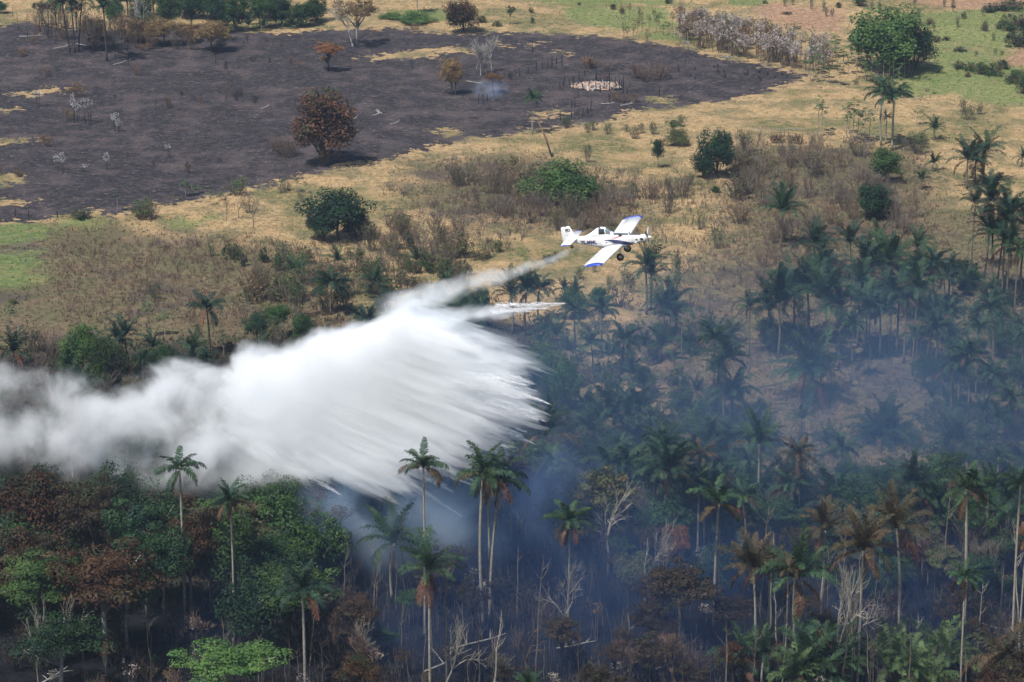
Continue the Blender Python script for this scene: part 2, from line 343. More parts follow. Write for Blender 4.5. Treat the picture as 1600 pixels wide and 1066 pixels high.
# ------------------------------------------------------------------ plant meshes
def leaf_quads(cx, r, n, size, up=.5, flat=1.0, g=rng):
    d = g.normal(size=(n, 3)); d /= np.linalg.norm(d, axis=1)[:, None]
    rad = r * g.uniform(.55, 1.0, n) ** .6
    c = cx + d * rad[:, None] * np.array([1, 1, flat])
    nrm = d + np.array([0, 0, up]) + g.normal(size=(n, 3)) * .45; nrm /= np.linalg.norm(nrm, axis=1)[:, None]
    a = np.cross(nrm, g.normal(size=(n, 3))); a /= np.linalg.norm(a, axis=1)[:, None]; bb = np.cross(nrm, a)
    s = size * g.uniform(.6, 1.4, n)[:, None]; w = s * .55
    return np.stack([c - a * s, c - bb * w, c + a * s, c + bb * w], 1).reshape(-1, 3)
def crown_tree(seed, style):
    """nominal: 10 m tall, crown radius 4 m"""
    g = np.random.default_rng(seed); pts = []; clumps = []
    if style == 'dense':   n, zc, rz, lo, cr, per, ls, fl = 62, 6.2, 3.6, -.75, (.9, 1.6), 120, .17, .85
    elif style == 'layer': n, zc, rz, lo, cr, per, ls, fl = 62, 7.2, 2.8, -.5, (.7, 1.35), 150, .125, .42
    elif style == 'airy':  n, zc, rz, lo, cr, per, ls, fl = 46, 6.8, 3.1, -.6, (.45, 1.0), 70, .14, .7
    elif style == 'low':   n, zc, rz, lo, cr, per, ls, fl = 72, 5.3, 4.7, -.85, (1.0, 1.6), 110, .19, .95
    else:                  n, zc, rz, lo, cr, per, ls, fl = 76, 2.6, 6.6, -.2, (.9, 1.5), 100, .19, 1.1     # mound
    while len(clumps) < n:
        d = g.normal(size=3); d /= np.linalg.norm(d)
        if d[2] < lo: continue
        rr = g.uniform(.45, .82) if g.random() < .75 else g.uniform(.1, .5)
        lump = 1 + .27 * math.sin(3 * math.atan2(d[1], d[0]) + seed) + .2 * math.sin(4 * d[2] + 2 * math.atan2(d[1], d[0]) + seed * 2)
        c = np.array([d[0] * 4 * rr * lump, d[1] * 4 * rr * lump, zc + d[2] * rz * rr]); clumps.append(c)
    for c in clumps:
        r = g.uniform(*cr); pts.append(leaf_quads(c, r, int(per * g.uniform(.7, 1.3)), ls, .55, fl, g))
    mb = MB(); zb = max(.3, zc - rz * .75)
    fork = zb if style in ('dense', 'layer', 'airy') else .4
    mb.tube([(0, 0, -.4), (g.normal() * .1, g.normal() * .1, fork * .5), (0, 0, fork), (g.normal() * .3, g.normal() * .3, (fork + zc) / 2 + .3)], [.22, .17, .14, .09], 6)
    for k in range(11 if style != 'mound' else 8):
        c = clumps[int(g.integers(0, n))]; m = Vector(c) * .5 + Vector((0, 0, fork * .5)) + Vector(g.normal(size=3) * .3)
        mb.tube([(0, 0, fork * g.uniform(.75, 1.05)), m, Vector(c)], [.10, .07, .03], 4)
    return mb, np.concatenate(pts)
TREE = {}
for st in ('dense', 'layer', 'airy', 'low', 'mound'):
    TREE[st] = []
    for k in range(4 if st in ('dense', 'layer', 'low') else 3):
        mb, lv = crown_tree(10 * k + len(st) * 7 + 3, st)
        TREE[st].append((mb.mesh('tree_trunk', M['bark'], True), quads_mesh('tree_crown', lv, M['green'])))

def branchy(seed, height=10, levels=4, spread=.55, r0=.2, nb=(3, 4), up=.25, k=3, lean=0, f0=.34):
    g = random.Random(seed); mb = MB(); tips = []
    def rec(p, d, L, r, lv):
        q = p; P = [p]; dd = d.copy()
        for i in range(2):
            dd = (dd + Vector((g.gauss(0, .14), g.gauss(0, .14), g.gauss(0, .1)))).normalized(); q = q + dd * L / 2; P.append(q)
        mb.tube(P, [r, r * .8, r * .6], 5 if lv == 0 else k, 0, False)
        if lv >= levels: tips.append(q); return
        for i in range(g.randint(*nb)):
            a = g.uniform(0, 2 * math.pi); s = spread * g.uniform(.6, 1.3)
            x = dd.cross(Vector((0, 0, 1)) if abs(dd.z) < .95 else Vector((1, 0, 0))).normalized(); y = dd.cross(x)
            nd = (dd + (x * math.cos(a) + y * math.sin(a)) * s + Vector((0, 0, up * .3))).normalized()
            st = P[1] if (i == 0 and lv > 0) else q
            rec(st, nd, L * g.uniform(.55, .85), r * .58, lv + 1)
    rec(Vector((0, 0, -.3)), Vector((lean, 0, 1)).normalized(), height * f0, r0, 0)
    zmax = max(v[2] for v in mb.V)
    mb.V = [(v[0] * height / zmax, v[1] * height / zmax, v[2] * height / zmax) for v in mb.V]
    tips = [tp * (height / zmax) for tp in tips]
    return mb, tips
BARE = []; BARETIPS = []
for k in range(4):
    mb, tips = branchy(20 + k, 10, 4, .62, .17); BARE.append(mb.mesh('bare_branches', M['silver'])); BARETIPS.append(tips)
SPIRE = []
for k in range(2):
    mb, tips = branchy(40 + k, 10, 4, .42, .12, (4, 5), .6, f0=.2); SPIRE.append(mb.mesh('upright_bare_branches', M['silver']))
POLE = []
for k in range(4):
    g = random.Random(70 + k); mb = MB(); P_ = [(0, 0, -.3)]; bx_, by_ = g.gauss(0, .3), g.gauss(0, .3)
    for i in range(1, 7): s = i / 6; P_.append((bx_ * s * s + g.gauss(0, .06), by_ * s * s + g.gauss(0, .06), 10 * s))
    mb.tube(P_, [.10, .09, .08, .07, .055, .04, .015], 5, 0, False)
    for j in range(7):
        z_ = g.uniform(5.5, 9.6); i = int(z_ / 10 * 6); q0 = Vector(P_[i]).lerp(Vector(P_[i + 1]), z_ / 10 * 6 - i); a = g.uniform(0, 6.28); L = g.uniform(.4, 1.5)
        q1 = q0 + Vector((math.cos(a) * L * .6, math.sin(a) * L * .6, L * .6)); mb.tube([q0, q1, q1 + Vector((math.cos(a + .5) * .3, math.sin(a + .5) * .3, .5))], [.035, .02, .008], 3, 0, False)
    POLE.append(mb.mesh('dead_pole', M['silver']))
def shrub(seed, n=20, h=3.0, wide=1.0):
    g = random.Random(seed); mb = MB()
    for i in range(n):
        a = g.uniform(0, 6.28); s = g.uniform(.05, .75) * wide; p = Vector((math.cos(a) * g.uniform(0, .6), math.sin(a) * g.uniform(0, .6), -.1))
        d = Vector((math.cos(a) * s, math.sin(a) * s, 1)).normalized(); L = h * g.uniform(.6, 1.05)
        m = p + d * L * .5 + Vector((g.gauss(0, .12), g.gauss(0, .12), 0)); e = m + (d + Vector((g.gauss(0, .2), g.gauss(0, .2), 0))) * L * .5
        mb.tube([p, m, e], [.035, .025, .01], 3, 0, False)
        for j in range(7):
            t_ = g.uniform(.35, 1); b0 = p.lerp(m, t_ * 2) if t_ < .5 else m.lerp(e, t_ * 2 - 1)
            dd = (d + Vector((g.gauss(0, .6), g.gauss(0, .6), g.uniform(-.1, .5)))).normalized(); ll = g.uniform(.3, .8)
            e2 = b0 + dd * ll; mb.tube([b0, e2], [.018, .007], 3, 0, False)
            for q_ in range(2):
                d3 = (dd + Vector((g.gauss(0, .7), g.gauss(0, .7), g.gauss(0, .4)))).normalized(); b3 = b0.lerp(e2, g.uniform(.4, 1))
                mb.tube([b3, b3 + d3 * ll * .5], [.012, .005], 3, 0, False)
    return mb.mesh('shrub_stems', M['purple'])
SHRUB = [shrub(60 + k, 22, 3, 1.0) for k in range(4)]
SPARSE = [quads_mesh('shrub_leaves', np.concatenate([leaf_quads(np.array([g.uniform(-1.1, 1.1), g.uniform(-1.1, 1.1), g.uniform(1.0, 2.9)]), .35, 14, .11, .5, 1, np.random.default_rng(k * 100 + i)) for i in range(24)]), M['olive'])
          for k in range(3) for g in [random.Random(k + 5)]]
BUSH = []
for k in range(3):
    g = np.random.default_rng(80 + k); L = []
    for i in range(26):
        a = g.uniform(0, 6.28); rr = g.uniform(0, 1.0) ** .6; L.append(leaf_quads(np.array([math.cos(a) * rr * 1.2 * (1 + .25 * math.sin(2 * a + k)), math.sin(a) * rr * 1.2, .3 + g.uniform(.0, 2.1) * (1 - .45 * rr)]), g.uniform(.18, .6), 44, .10, .6, .9, g))
    BUSH.append(quads_mesh('bush_leaves', np.concatenate(L), M['green']))
# stems with bleached leaves (burnt plantation)
STEM = []
for k in range(3):
    g = random.Random(90 + k); mb = MB(); lv = []
    for i in range(3):
        x, y = g.gauss(0, .35), g.gauss(0, .35); h = g.uniform(4.2, 6); lx, ly = g.gauss(0, .3), g.gauss(0, .3)
        mb.tube([(x, y, -.2), (x + lx * .5, y + ly * .5, h * .5), (x + lx, y + ly, h)], [.06, .045, .025], 4, 0, False)
        for j in range(5):
            a = g.uniform(0, 6.28); z = h * g.uniform(.6, 1); L = g.uniform(.3, .7)
            e = (x + lx * z / h + math.cos(a) * L, y + ly * z / h + math.sin(a) * L, z + L * .5); mb.tube([(x + lx * z / h, y + ly * z / h, z), e], [.02, .01], 3, 0, False)
            lv.append(leaf_quads(np.array(e), .4, 11, .15, 0, 1.3, np.random.default_rng(k * 50 + i * 7 + j)))
    STEM.append((mb.mesh('plantation_stems', M['brownwood']), quads_mesh('bleached_leaves', np.concatenate(lv), M['paleleaf'])))
# umbrella-leaved pioneer trees
CEC = []
for k in range(4):
    g = random.Random(110 + k); mb = MB(); lv = []
    mb.tube([(0, 0, -.3), (g.gauss(0, .12), g.gauss(0, .12), 3.2), (g.gauss(0, .2), g.gauss(0, .2), 6.0), (0, 0, 8.6)], [.13, .1, .08, .04], 5, 0, False)
    ends = [(0, 0, 8.8)]
    for i in range(7 + k % 2 * 2):
        a = i * 2.4; z = g.uniform(4.2, 7.6); L = g.uniform(.8, 1.9); e = (math.cos(a) * L, math.sin(a) * L, z + L * .75)
        mb.tube([(0, 0, z), (math.cos(a) * L * .7, math.sin(a) * L * .7, z + L * .3), e], [.05, .04, .02], 3, 0, False); ends.append(e)
    for e in ends:
        for j in range(12):
            a = g.uniform(0, 6.28); L = g.uniform(.35, .62); w = .22; dz = g.uniform(-.28, .12)
            c, s_ = math.cos(a), math.sin(a); p = np.array(e) + [0, 0, g.uniform(-.1, .15)]
            lv.append(np.array([p, p + [c * L - s_ * w, s_ * L + c * w, dz * .5], p + [c * L * 1.7, s_ * L * 1.7, dz], p + [c * L + s_ * w, s_ * L - c * w, dz * .5]]))
    CEC.append((mb.mesh('pioneer_trunk', M['palmbark']), quads_mesh('umbrella_leaves', np.concatenate(lv), M['lgreen'])))

# palms: frond along +X, nominal length
def frond(seed, L, a0, curve, leafL, hang, n=46, stiff=1.0):
    g = random.Random(seed); mb = MB(); pts = []; p = Vector((0, 0, 0)); N = 12; a = a0
    for i in range(N + 1):
        pts.append(p.copy()); s = (i + .5) / N; a = a0 - curve * s ** 1.4; p = p + Vector((math.cos(R(a)), 0, math.sin(R(a)))) * L / N
    mb.tube(pts[::3], [.05, .04, .03, .02, .01], 3, 0, False)
    def pt(s):
        f = s * N; i = min(int(f), N - 1); return pts[i].lerp(pts[i + 1], f - i), (pts[i + 1] - pts[i]).normalized()
    V = []; Fc = []
    for side in (-1, 1):
        for i in range(n):
            s = .12 + .88 * (i + g.random() * .7) / n; q_, d = pt(min(s, .999)); up_ = Vector((0, 1, 0)).cross(d) * -1
            l = leafL * (math.sin(math.pi * (s * .86 + .1)) ** .6) * g.uniform(.8, 1.15)
            v = (Vector((0, side, 0)) * g.uniform(.6, 1) + d * g.uniform(.5, .9) + up_ * g.uniform(-.25, .55) * stiff).normalized()
            m = q_ + v * l * .55; e = q_ + v * l * .9 + Vector((0, 0, -hang * l * g.uniform(.5, 1.1))); m.z -= hang * l * .12
            w = d * (.052 * g.uniform(.8, 1.2))
            b0 = len(V); V += [q_ - w * .6, q_ + w * .6, m + w, m - w, e]; Fc += [(b0, b0 + 1, b0 + 2, b0 + 3), (b0 + 3, b0 + 2, b0 + 4)]
    mb.add(V, Fc); return mb
FR = {}
for nm, spec in {'up': (5.2, 80, 42, .95, .12), 'mid': (5.0, 62, 88, .95, .25), 'out': (4.8, 36, 95, .9, .4), 'low': (4.4, 5, 82, .85, .55), 'hang': (3.4, -50, 38, .7, .7),
                 'fup': (3.6, 72, 62, .8, .45), 'fmid': (3.6, 46, 90, .85, .6), 'fout': (3.5, 22, 95, .8, .7)}.items():
    FR[nm] = [frond(hash_ * 13 + len(nm), *spec).mesh('palm_frond', M['palm']) for hash_ in (1, 2)]
PT = []
for k in range(3):
    g = random.Random(k + 3); b1, b2 = g.gauss(0, .22), g.gauss(0, .12); P_ = []; rr = []
    for i in range(9):
        s = i / 8; P_.append((b1 * math.sin(s * 3.14) + (k - 1) * .25 * s * s, b2 * math.sin(s * 3.1), s * 10 - (.4 if i == 0 else 0))); rr.append((.19 - .05 * s) * (1.25 if i == 0 else 1))
    mb = MB(); mb.tube(P_, rr, 6); PT.append((mb.mesh('palm_trunk', M['palmbark'], True), P_[-1]))

# ------------------------------------------------------------------ placing
THINGS = []     # (object, photo x, photo y of base, look, category, group)
def root(name, p, look, cat, group, px, py, rot=0.0, scale=(1, 1, 1), tilt=(0, 0)):
    o = bpy.data.objects.new(name, None); COL.objects.link(o); o.empty_display_size = .5
    o.location = (p.x, p.y, float(hgt(p.x, p.y))); o.rotation_euler = (tilt[0], tilt[1], rot); o.scale = scale
    THINGS.append([o, px, py, look, cat, group]); return o
def dims(px, yb, yt, w):
    p = at_z(px, yb); tp = at_y(px, yt, p.y); h = tp.z
    sc = F / math.sqrt(p.y ** 2 + H ** 2)
    return p, h, (w / sc if w else None)
SIZE = lambda h: 'short' if h < 5 else ('tall' if h > 13 else '')
def tree(px, yb, yt, w, style='dense', mat='green', bark=None, look=None, k=None, h=None):
    p, hh, ww = dims(px, yb, yt if yt is not None else yb - 50, w)
    if h: hh = h
    k = random.randrange(len(TREE[style])) if k is None else k; tm, cm = TREE[style][k]
    nm = {'mgreen': 'fresh green', 'scorched': 'scorched brown', 'green': 'green', 'dgreen': 'dark green', 'lgreen': 'bright green', 'olive': 'dry olive green', 'redbrown': 'scorched red-brown', 'darkbrown': 'scorched dark brown', 'tan': 'dry tan leaved', 'orange': 'dry orange leaved'}[mat]
    st = {'dense': 'round crowned', 'layer': 'flat topped', 'airy': 'thin crowned', 'low': 'full skirted', 'mound': 'mound shaped'}[style]
    custom = look; look = look or f"{nm} {st} tree"
    o = root('tree', p, look, 'tree', 'broadleaved trees', px, yb, random.uniform(0, 6.28), (ww / 8.6, ww / 8.6, hh / 10))
    link('trunk', tm, o, mat=M[bark or 'bark']); link('crown', cm, o, mat=M[mat]); return o
def palm(px, yb, yt, w=40, mat='palm', style=0, lean=0, look=None, nf=None, dead=0, h=None, bark='palmbark'):
    """style 0: stiff shuttlecock crown; 1: drooping feather crown; crown width w in photo pixels"""
    p, hh, ww = dims(px, yb, yt, w)
    if h: hh = h
    k = random.randrange(3); tm, end = PT[k]; rz = random.uniform(0, 6.28)
    L = {0: 5.0, 1: 3.5}[style]; s = (ww / 2) / (L * (.56 if style == 0 else .80)) * random.uniform(.85, 1.15)
    ch = (3.7 if style == 0 else 2.0) * s                       # crown rises this far over the trunk top
    th = max(.25, hh - ch)
    nm = {'palm': 'green', 'dpalm': 'dark green', 'lpalm': 'pale green', 'bpalm': 'browned', 'dead': 'dead brown'}[mat]
    if look is None: look = (('stemless' if th < 1.5 else SIZE(hh)) + ' ' + nm + (' leaning' if abs(lean) > .1 else '') + (' upswept palm' if style == 0 else ' feathery palm')).strip()
    o = root('palm_tree', p, look, 'palm tree', 'palms', px, yb, rz)
    # lean towards +x of the world by turning the root about its base
    if lean: o.rotation_mode = 'XYZ'; o.rotation_euler = (Matrix.Rotation(lean, 3, 'Y') @ Matrix.Rotation(rz, 3, 'Z')).to_euler()
    tw = min(1.5, max(.7, s * .95))
    link('trunk', tm, o, scale=(tw, tw, th / 10), mat=M[bark])
    top = Vector((end[0] * tw, end[1] * tw, th - .05)); nf = nf or (random.randint(16, 24) if style == 0 else random.randint(12, 19))
    for i in range(nf):
        f = i / nf; az = i * 2.39996 + random.gauss(0, .15)
        if style == 0: kind = 'up' if f < .33 else ('mid' if f < .72 else 'out')
        else: kind = 'fup' if f < .3 else ('fmid' if f < .7 else 'fout')
        sc = s * random.uniform(.85, 1.1)
        link('frond', random.choice(FR[kind]), o, top, (random.gauss(0, .2), random.gauss(0, .17), az + random.gauss(0, .2)), (sc * random.uniform(.9, 1.1), sc, sc), M['bpalm' if mat in ('palm', 'dpalm') and kind in ('out', 'fout') and random.random() < .18 else mat])
    for i in range(dead):
        sc = s * random.uniform(.8, 1.1); link('dead_frond', random.choice(FR['hang' if i % 2 else 'low']), o, top, (random.gauss(0, .15), random.uniform(.0, .5), random.uniform(0, 6.28)), (sc, sc, sc), M['dead'])
    return o
def bush(px, yb, yt, w, mat='green', look=None, h=None):
    p, hh, ww = dims(px, yb, yt, w); hh = h or hh
    nm = {'green': 'green', 'dgreen': 'dark green', 'lgreen': 'bright green', 'olive': 'olive', 'redbrown': 'scorched red-brown', 'darkbrown': 'scorched dark brown', 'tan': 'dry tan', 'orange': 'scorched orange', 'purple': 'grey'}[mat]
    o = root('bush', p, look or f"leafy {nm} bush", 'bush', 'leafy bushes', px, yb, random.uniform(0, 6.28), (ww / 3.0, ww / 3.0, hh / 2.5))
    link('stems', random.choice(SHRUB), o, scale=(.8, .8, .7), mat=M['brownwood']); link('crown', random.choice(BUSH), o, mat=M[mat]); return o
def twigs(px, yb, yt, w, mat='purple', leaves=None, look=None, h=None):
    p, hh, ww = dims(px, yb, yt, w); hh = h or hh
    nm = {'purple': 'grey-purple', 'char': 'charred black', 'brownwood': 'dry brown', 'silver': 'bleached pale', 'bark': 'grey', 'dbark': 'dark grey', 'redbrown': 'scorched red-brown'}[mat]
    o = root('shrub' if leaves is None else 'leafy_shrub', p, look or f"leafless {nm} shrub" if leaves is None else f"{nm} shrub with sparse leaves", 'shrub', 'twiggy shrubs', px, yb, random.uniform(0, 6.28), (ww / 3.2, ww / 3.2, hh / 3.0))
    link('stems', random.choice(SHRUB), o, mat=M[mat])
    if leaves: link('leaves', random.choice(SPARSE), o, mat=M[leaves])
    return o
def bare(px, yb, yt, w, mat='silver', leaves=None, look=None, spire=False, rot=None, h=None, lean=0):
    p, hh, ww = dims(px, yb, yt, w); hh = h or hh
    nm = {'silver': 'bleached silver', 'bark': 'grey', 'palmbark': 'pale grey', 'char': 'charred black', 'brownwood': 'brown', 'dbark': 'dark'}[mat]
    k = random.randrange(len(BARE)); meshd = random.choice(SPIRE) if spire else BARE[k]
    o = root('dead_stem' if ww < 1.8 else 'bare_tree', p, look or f"{SIZE(hh)} {nm} leafless tree".strip(), 'bare tree', 'leafless trees', px, yb, random.uniform(0, 6.28), (ww / (5 if spire else 9), ww / (5 if spire else 9), hh / 10))
    if lean: o.rotation_euler = (0, lean, 0)
    if ww < 1.8: meshd = random.choice(POLE); o.scale = (max(.6, min(1.3, hh / 9)),) * 2 + (hh / 10,)
    link('branches', meshd, o, mat=M[mat])
    if leaves:
        g = np.random.default_rng(k); key = 'barel%d' % k
        if key not in bpy.data.meshes:
            quads_mesh(key, np.concatenate([leaf_quads(np.array(tp), .55, 9, .15, .3, .8, g) for tp in BARETIPS[k]]), M['tan'])
        link('leaves', bpy.data.meshes[key], o, mat=M[leaves])
    return o
def cecropia(px, yb, yt, w, mat='lgreen', h=None):
    p, hh, ww = dims(px, yb, yt, w); hh = h or hh
    nm = {'lgreen': 'bright green', 'green': 'green', 'olive': 'olive'}[mat]
    o = root('pioneer_tree', p, f"thin {nm} umbrella-leaved tree", 'young tree', 'umbrella leaved young trees', px, yb, random.uniform(0, 6.28), (ww / 4.6, ww / 4.6, hh / 9.1))
    tm, lm = random.choice(CEC); link('trunk', tm, o); link('leaves', lm, o, mat=M[mat]); return o
def sapling(px, yb, yt, w, leaves='whiteleaf', wood='char'):
    p, hh, ww = dims(px, yb, yt, w)
    nm = {'whiteleaf': 'ash-white', 'paleleaf': 'bleached pale', 'tan': 'dry tan', 'lgreen': 'bright green'}[leaves]
    o = root('sapling', p, f"thin sapling with {nm} leaves", 'sapling', 'saplings', px, yb, random.uniform(0, 6.28), (max(ww / 2.2, .5), max(ww / 2.2, .5), hh / 5.6))
    tm, lm = random.choice(STEM); link('stem', tm, o, mat=M[wood]); link('leaves', lm, o, mat=M[leaves]); return o

# ------------------------------------------------------------------ far edge and charred field
T = tree
for px, yb, yt, w in [(180, 52, -6, 40), (222, 50, -10, 44), (262, 44, -14, 46), (300, 46, -14, 48), (345, 44, -12, 52), (366, 46, -16, 46), (405, 42, -18, 50), (440, 38, -14, 44), (470, 40, -4, 40), (494, 34, -10, 40), (422, 28, -34, 50), (330, 30, -30, 60), (380, 26, -34, 60), (240, 30, -30, 60), (290, 28, -34, 56), (200, 28, -34, 50)]:
    T(px, yb, yt, w, random.choice(['low', 'dense', 'low']), random.choice(['green', 'dgreen', 'green']))
for px, yb, yt, w in [(432, 40, 12, 30), (455, 42, 20, 24), (388, 46, 22, 24), (490, 38, 14, 22), (352, 50, 24, 26), (410, 46, 26, 20)]: palm(px, yb, yt, w)
T(331, 80, 26, 64, 'dense', 'tan', k=0); T(257, 70, 24, 62, 'dense', 'tan', k=1); T(218, 66, 26, 50, 'low', 'tan'); T(296, 66, 34, 40, 'low', 'tan'); T(150, 62, 22, 46, 'low', 'tan')
T(236, 58, 14, 46, 'airy', 'olive'); T(190, 62, 22, 40, 'airy', 'tan'); T(355, 62, 38, 28, 'airy', 'tan'); T(120, 50, -4, 40, 'airy', 'darkbrown', bark='dbark'); T(88, 48, -8, 44, 'airy', 'darkbrown', bark='dbark'); T(66, 42, 0, 34, 'airy', 'darkbrown', bark='dbark')
for px, yb, yt, w in [(60, 56, 12, 26), (78, 62, 6, 28), (98, 64, 8, 30), (132, 66, 14, 30), (150, 70, 20, 30), (178, 72, 26, 26), (195, 66, 14, 28), (212, 74, 30, 24), (236, 74, 40, 26), (275, 76, 44, 24), (300, 78, 50, 24), (346, 78, 52, 20)]:
    twigs(px, yb, yt, w, random.choice(['brownwood', 'purple', 'bark']), random.choice([None, 'tan', 'darkbrown']))
for px, yb, yt, w in [(215, 54, -16, 34), (228, 60, -6, 30)]: bare(px, yb, yt, w, 'silver')
for px, yb, yt, w, ln in [(110, 84, -22, 46, -.1), (117, 86, -18, 50, 0), (123, 84, -26, 46, .12), (167, 95, -16, 44, 0)]: palm(px, yb, yt, w, 'palm', 0, ln, bark='dbark')
for px, yb, yt, w in [(201, 102, 56, 8), (43, 62, 18, 6), (29, 52, 22, 6), (20, 26, 8, 6), (180, 90, 50, 6), (337, 98, 78, 9), (152, 84, 48, 5), (88, 72, 36, 5)]: bare(px, yb, yt, w, 'char', look='charred black snag', spire=True)
T(0, 22, 2, 30, 'low', 'green'); T(558, 72, -12, 84, 'airy', 'tan', bark='silver', look='pale spreading tree with thin tan crown', k=0)
bare(552, 70, -14, 84, 'silver'); T(724, 51, -6, 64, 'low', 'scorched', bark='dbark', look='dark scorched round tree at the far edge', k=2)
T(645, 34, 16, 76, 'mound', 'lgreen'); T(610, 30, 18, 40, 'mound', 'lgreen'); palm(652, 20, -30, 26); T(797, 40, 6, 20, 'airy', 'green'); bush(777, 41, 31, 20, 'green'); bush(752, 36, 24, 22); bush(832, 40, 28, 10); bush(830, 22, 12, 10)
bush(958, 14, 4, 14, 'dgreen'); bush(972, 20, 10, 12, 'dgreen'); bush(1045, 6, -1, 16, 'dgreen'); bush(905, 6, 1, 7); bush(1195, 5, -2, 9, 'dgreen')
for px, yb in [(996, 50), (1003, 48), (1015, 52), (1026, 50), (1037, 56), (1043, 54), (1060, 60), (1067, 62), (975, 62), (981, 66), (989, 62), (1012, 76), (1030, 40), (1000, 38), (970, 30), (983, 34), (1050, 44), (1022, 34)]:
    sapling(px, yb, yb - random.uniform(16, 30), 9, random.choice(['lgreen', 'tan', 'lgreen']), 'brownwood')
for px, yb in [(1062, 74), (1068, 84), (1056, 70), (1075, 88)]: sapling(px, yb, yb - 22, 8, 'paleleaf', 'brownwood')
# big scorched tree and the others that stand on the charred ground
T(506, 258, 134, 116, 'low', 'scorched', bark='bark', look='big scorched brown tree with a full crown', k=1)
T(514, 214, 126, 44, 'airy', 'olive', bark='dbark', look='thin greying crown rising behind the big scorched tree', k=1)
T(513, 112, 64, 50, 'layer', 'orange', bark='dbark', look='small scorched orange tree with a flat crown')
T(512, 108, 84, 34, 'airy', 'tan'); T(706, 146, 84, 46, 'dense', 'tan', look='golden brown scorched tree on two stems', k=2); T(712, 147, 108, 30, 'airy', 'tan')
bare(751, 118, 56, 24, 'silver', spire=True, look='silver dead tree with upright forked branches'); bare(768, 116, 55, 28, 'silver', spire=True); bare(760, 117, 60, 22, 'silver', spire=True); bare(744, 110, 70, 16, 'silver', spire=True)
T(770, 145, 110, 34, 'layer', 'orange', bark='char', look='small bent tree with rusty crown over the smoke'); T(781, 143, 120, 16, 'airy', 'tan')
twigs(797, 125, 112, 9, 'char', 'darkbrown'); palm(832, 208, 141, 34, 'palm', 1, .01, look='lone green palm at the edge of the charred field')
for px, yb, yt, w, m in [(122, 150, 128, 36, 'tan'), (108, 186, 168, 22, 'tan'), (73, 230, 210, 20, 'orange'), (74, 120, 102, 13, 'tan'), (263, 172, 155, 13, 'redbrown'), (213, 118, 104, 14, 'orange'), (30, 276, 264, 18, 'tan'), (2, 272, 256, 12, 'redbrown'), (35, 90, 76, 16, 'tan'), (52, 74, 60, 16, 'tan'), (150, 74, 62, 26, 'tan'), (226, 76, 66, 22, 'tan')]:
    twigs(px, yb, yt, w, 'brownwood', m)
for px, yb, yt, w in [(314, 163, 148, 12), (398, 163, 147, 18), (421, 98, 84, 6), (468, 107, 91, 14), (395, 97, 87, 14), (294, 269, 250, 12), (354, 155, 130, 10), (331, 186, 176, 5), (370, 158, 142, 12), (180, 156, 146, 5), (312, 118, 108, 6), (352, 106, 96, 10), (386, 62, 50, 10), (440, 76, 66, 8), (284, 152, 144, 6), (240, 260, 250, 6), (200, 250, 240, 5), (455, 100, 88, 12), (375, 148, 136, 10)]:
    twigs(px, yb, yt, w, random.choice(['char', 'brownwood']), random.choice([None, None, 'darkbrown']))
for px, yb, yt in [(59, 166, 138), (116, 190, 147), (132, 192, 150), (139, 194, 150), (144, 193, 156), (181, 204, 172), (176, 200, 176), (98, 272, 240), (90, 268, 242), (167, 268, 242), (132, 270, 257), (264, 246, 226), (186, 206, 186), (122, 188, 158)]: sapling(px, yb, yt, 11)
for px, yb, yt, w in [(438, 246, 214, 24), (448, 248, 210, 30), (458, 246, 218, 22), (428, 240, 216, 18)]: twigs(px, yb, yt, w, 'brownwood')
twigs(506, 262, 238, 18, 'brownwood', 'tan')
for px, yb, yt, w in [(1010, 125, 98, 40), (1028, 122, 96, 30), (996, 122, 102, 26), (1038, 118, 98, 20), (950, 110, 92, 22), (917, 106, 88, 26), (925, 104, 90, 20), (586, 56, 42, 14), (648, 52, 38, 16), (975, 160, 146, 26), (990, 162, 148, 18), (960, 158, 144, 14), (950, 128, 118, 14), (1062, 50, 40, 10)]: twigs(px, yb, yt, w, 'brownwood', random.choice([None, 'tan', 'redbrown']))
for i in range(26): px = random.uniform(1075, 1240); yb = 92 + (px - 1075) * .16 + random.uniform(6, 34) * (1 - (px - 1075) / 330); twigs(px, yb, yb - random.uniform(4, 7), 5, 'char', None, look='small charred shrub')
sapling(1131, 100, 86, 8); sapling(1139, 104, 88, 8)
# bleached plantation along the burn
n = 0
while n < 210:
    px = random.uniform(1062, 1296); yb = 72 + (px - 1062) * .19 - random.random() ** 1.3 * 34
    if px > 1240 and random.random() < .4: continue
    sapling(px, yb, yb - random.uniform(30, 40), random.uniform(13, 18), random.choice(['paleleaf', 'paleleaf', 'paleleaf', 'tan']), 'brownwood' if random.random() < .6 else 'bark'); n += 1
for i in range(26): px = random.uniform(1080, 1320); yb = 40 + (px - 1062) * .17 + random.uniform(-8, 6); cecropia(px, yb + 2, yb - 30, 14, 'green' if random.random() < .3 else 'lgreen')
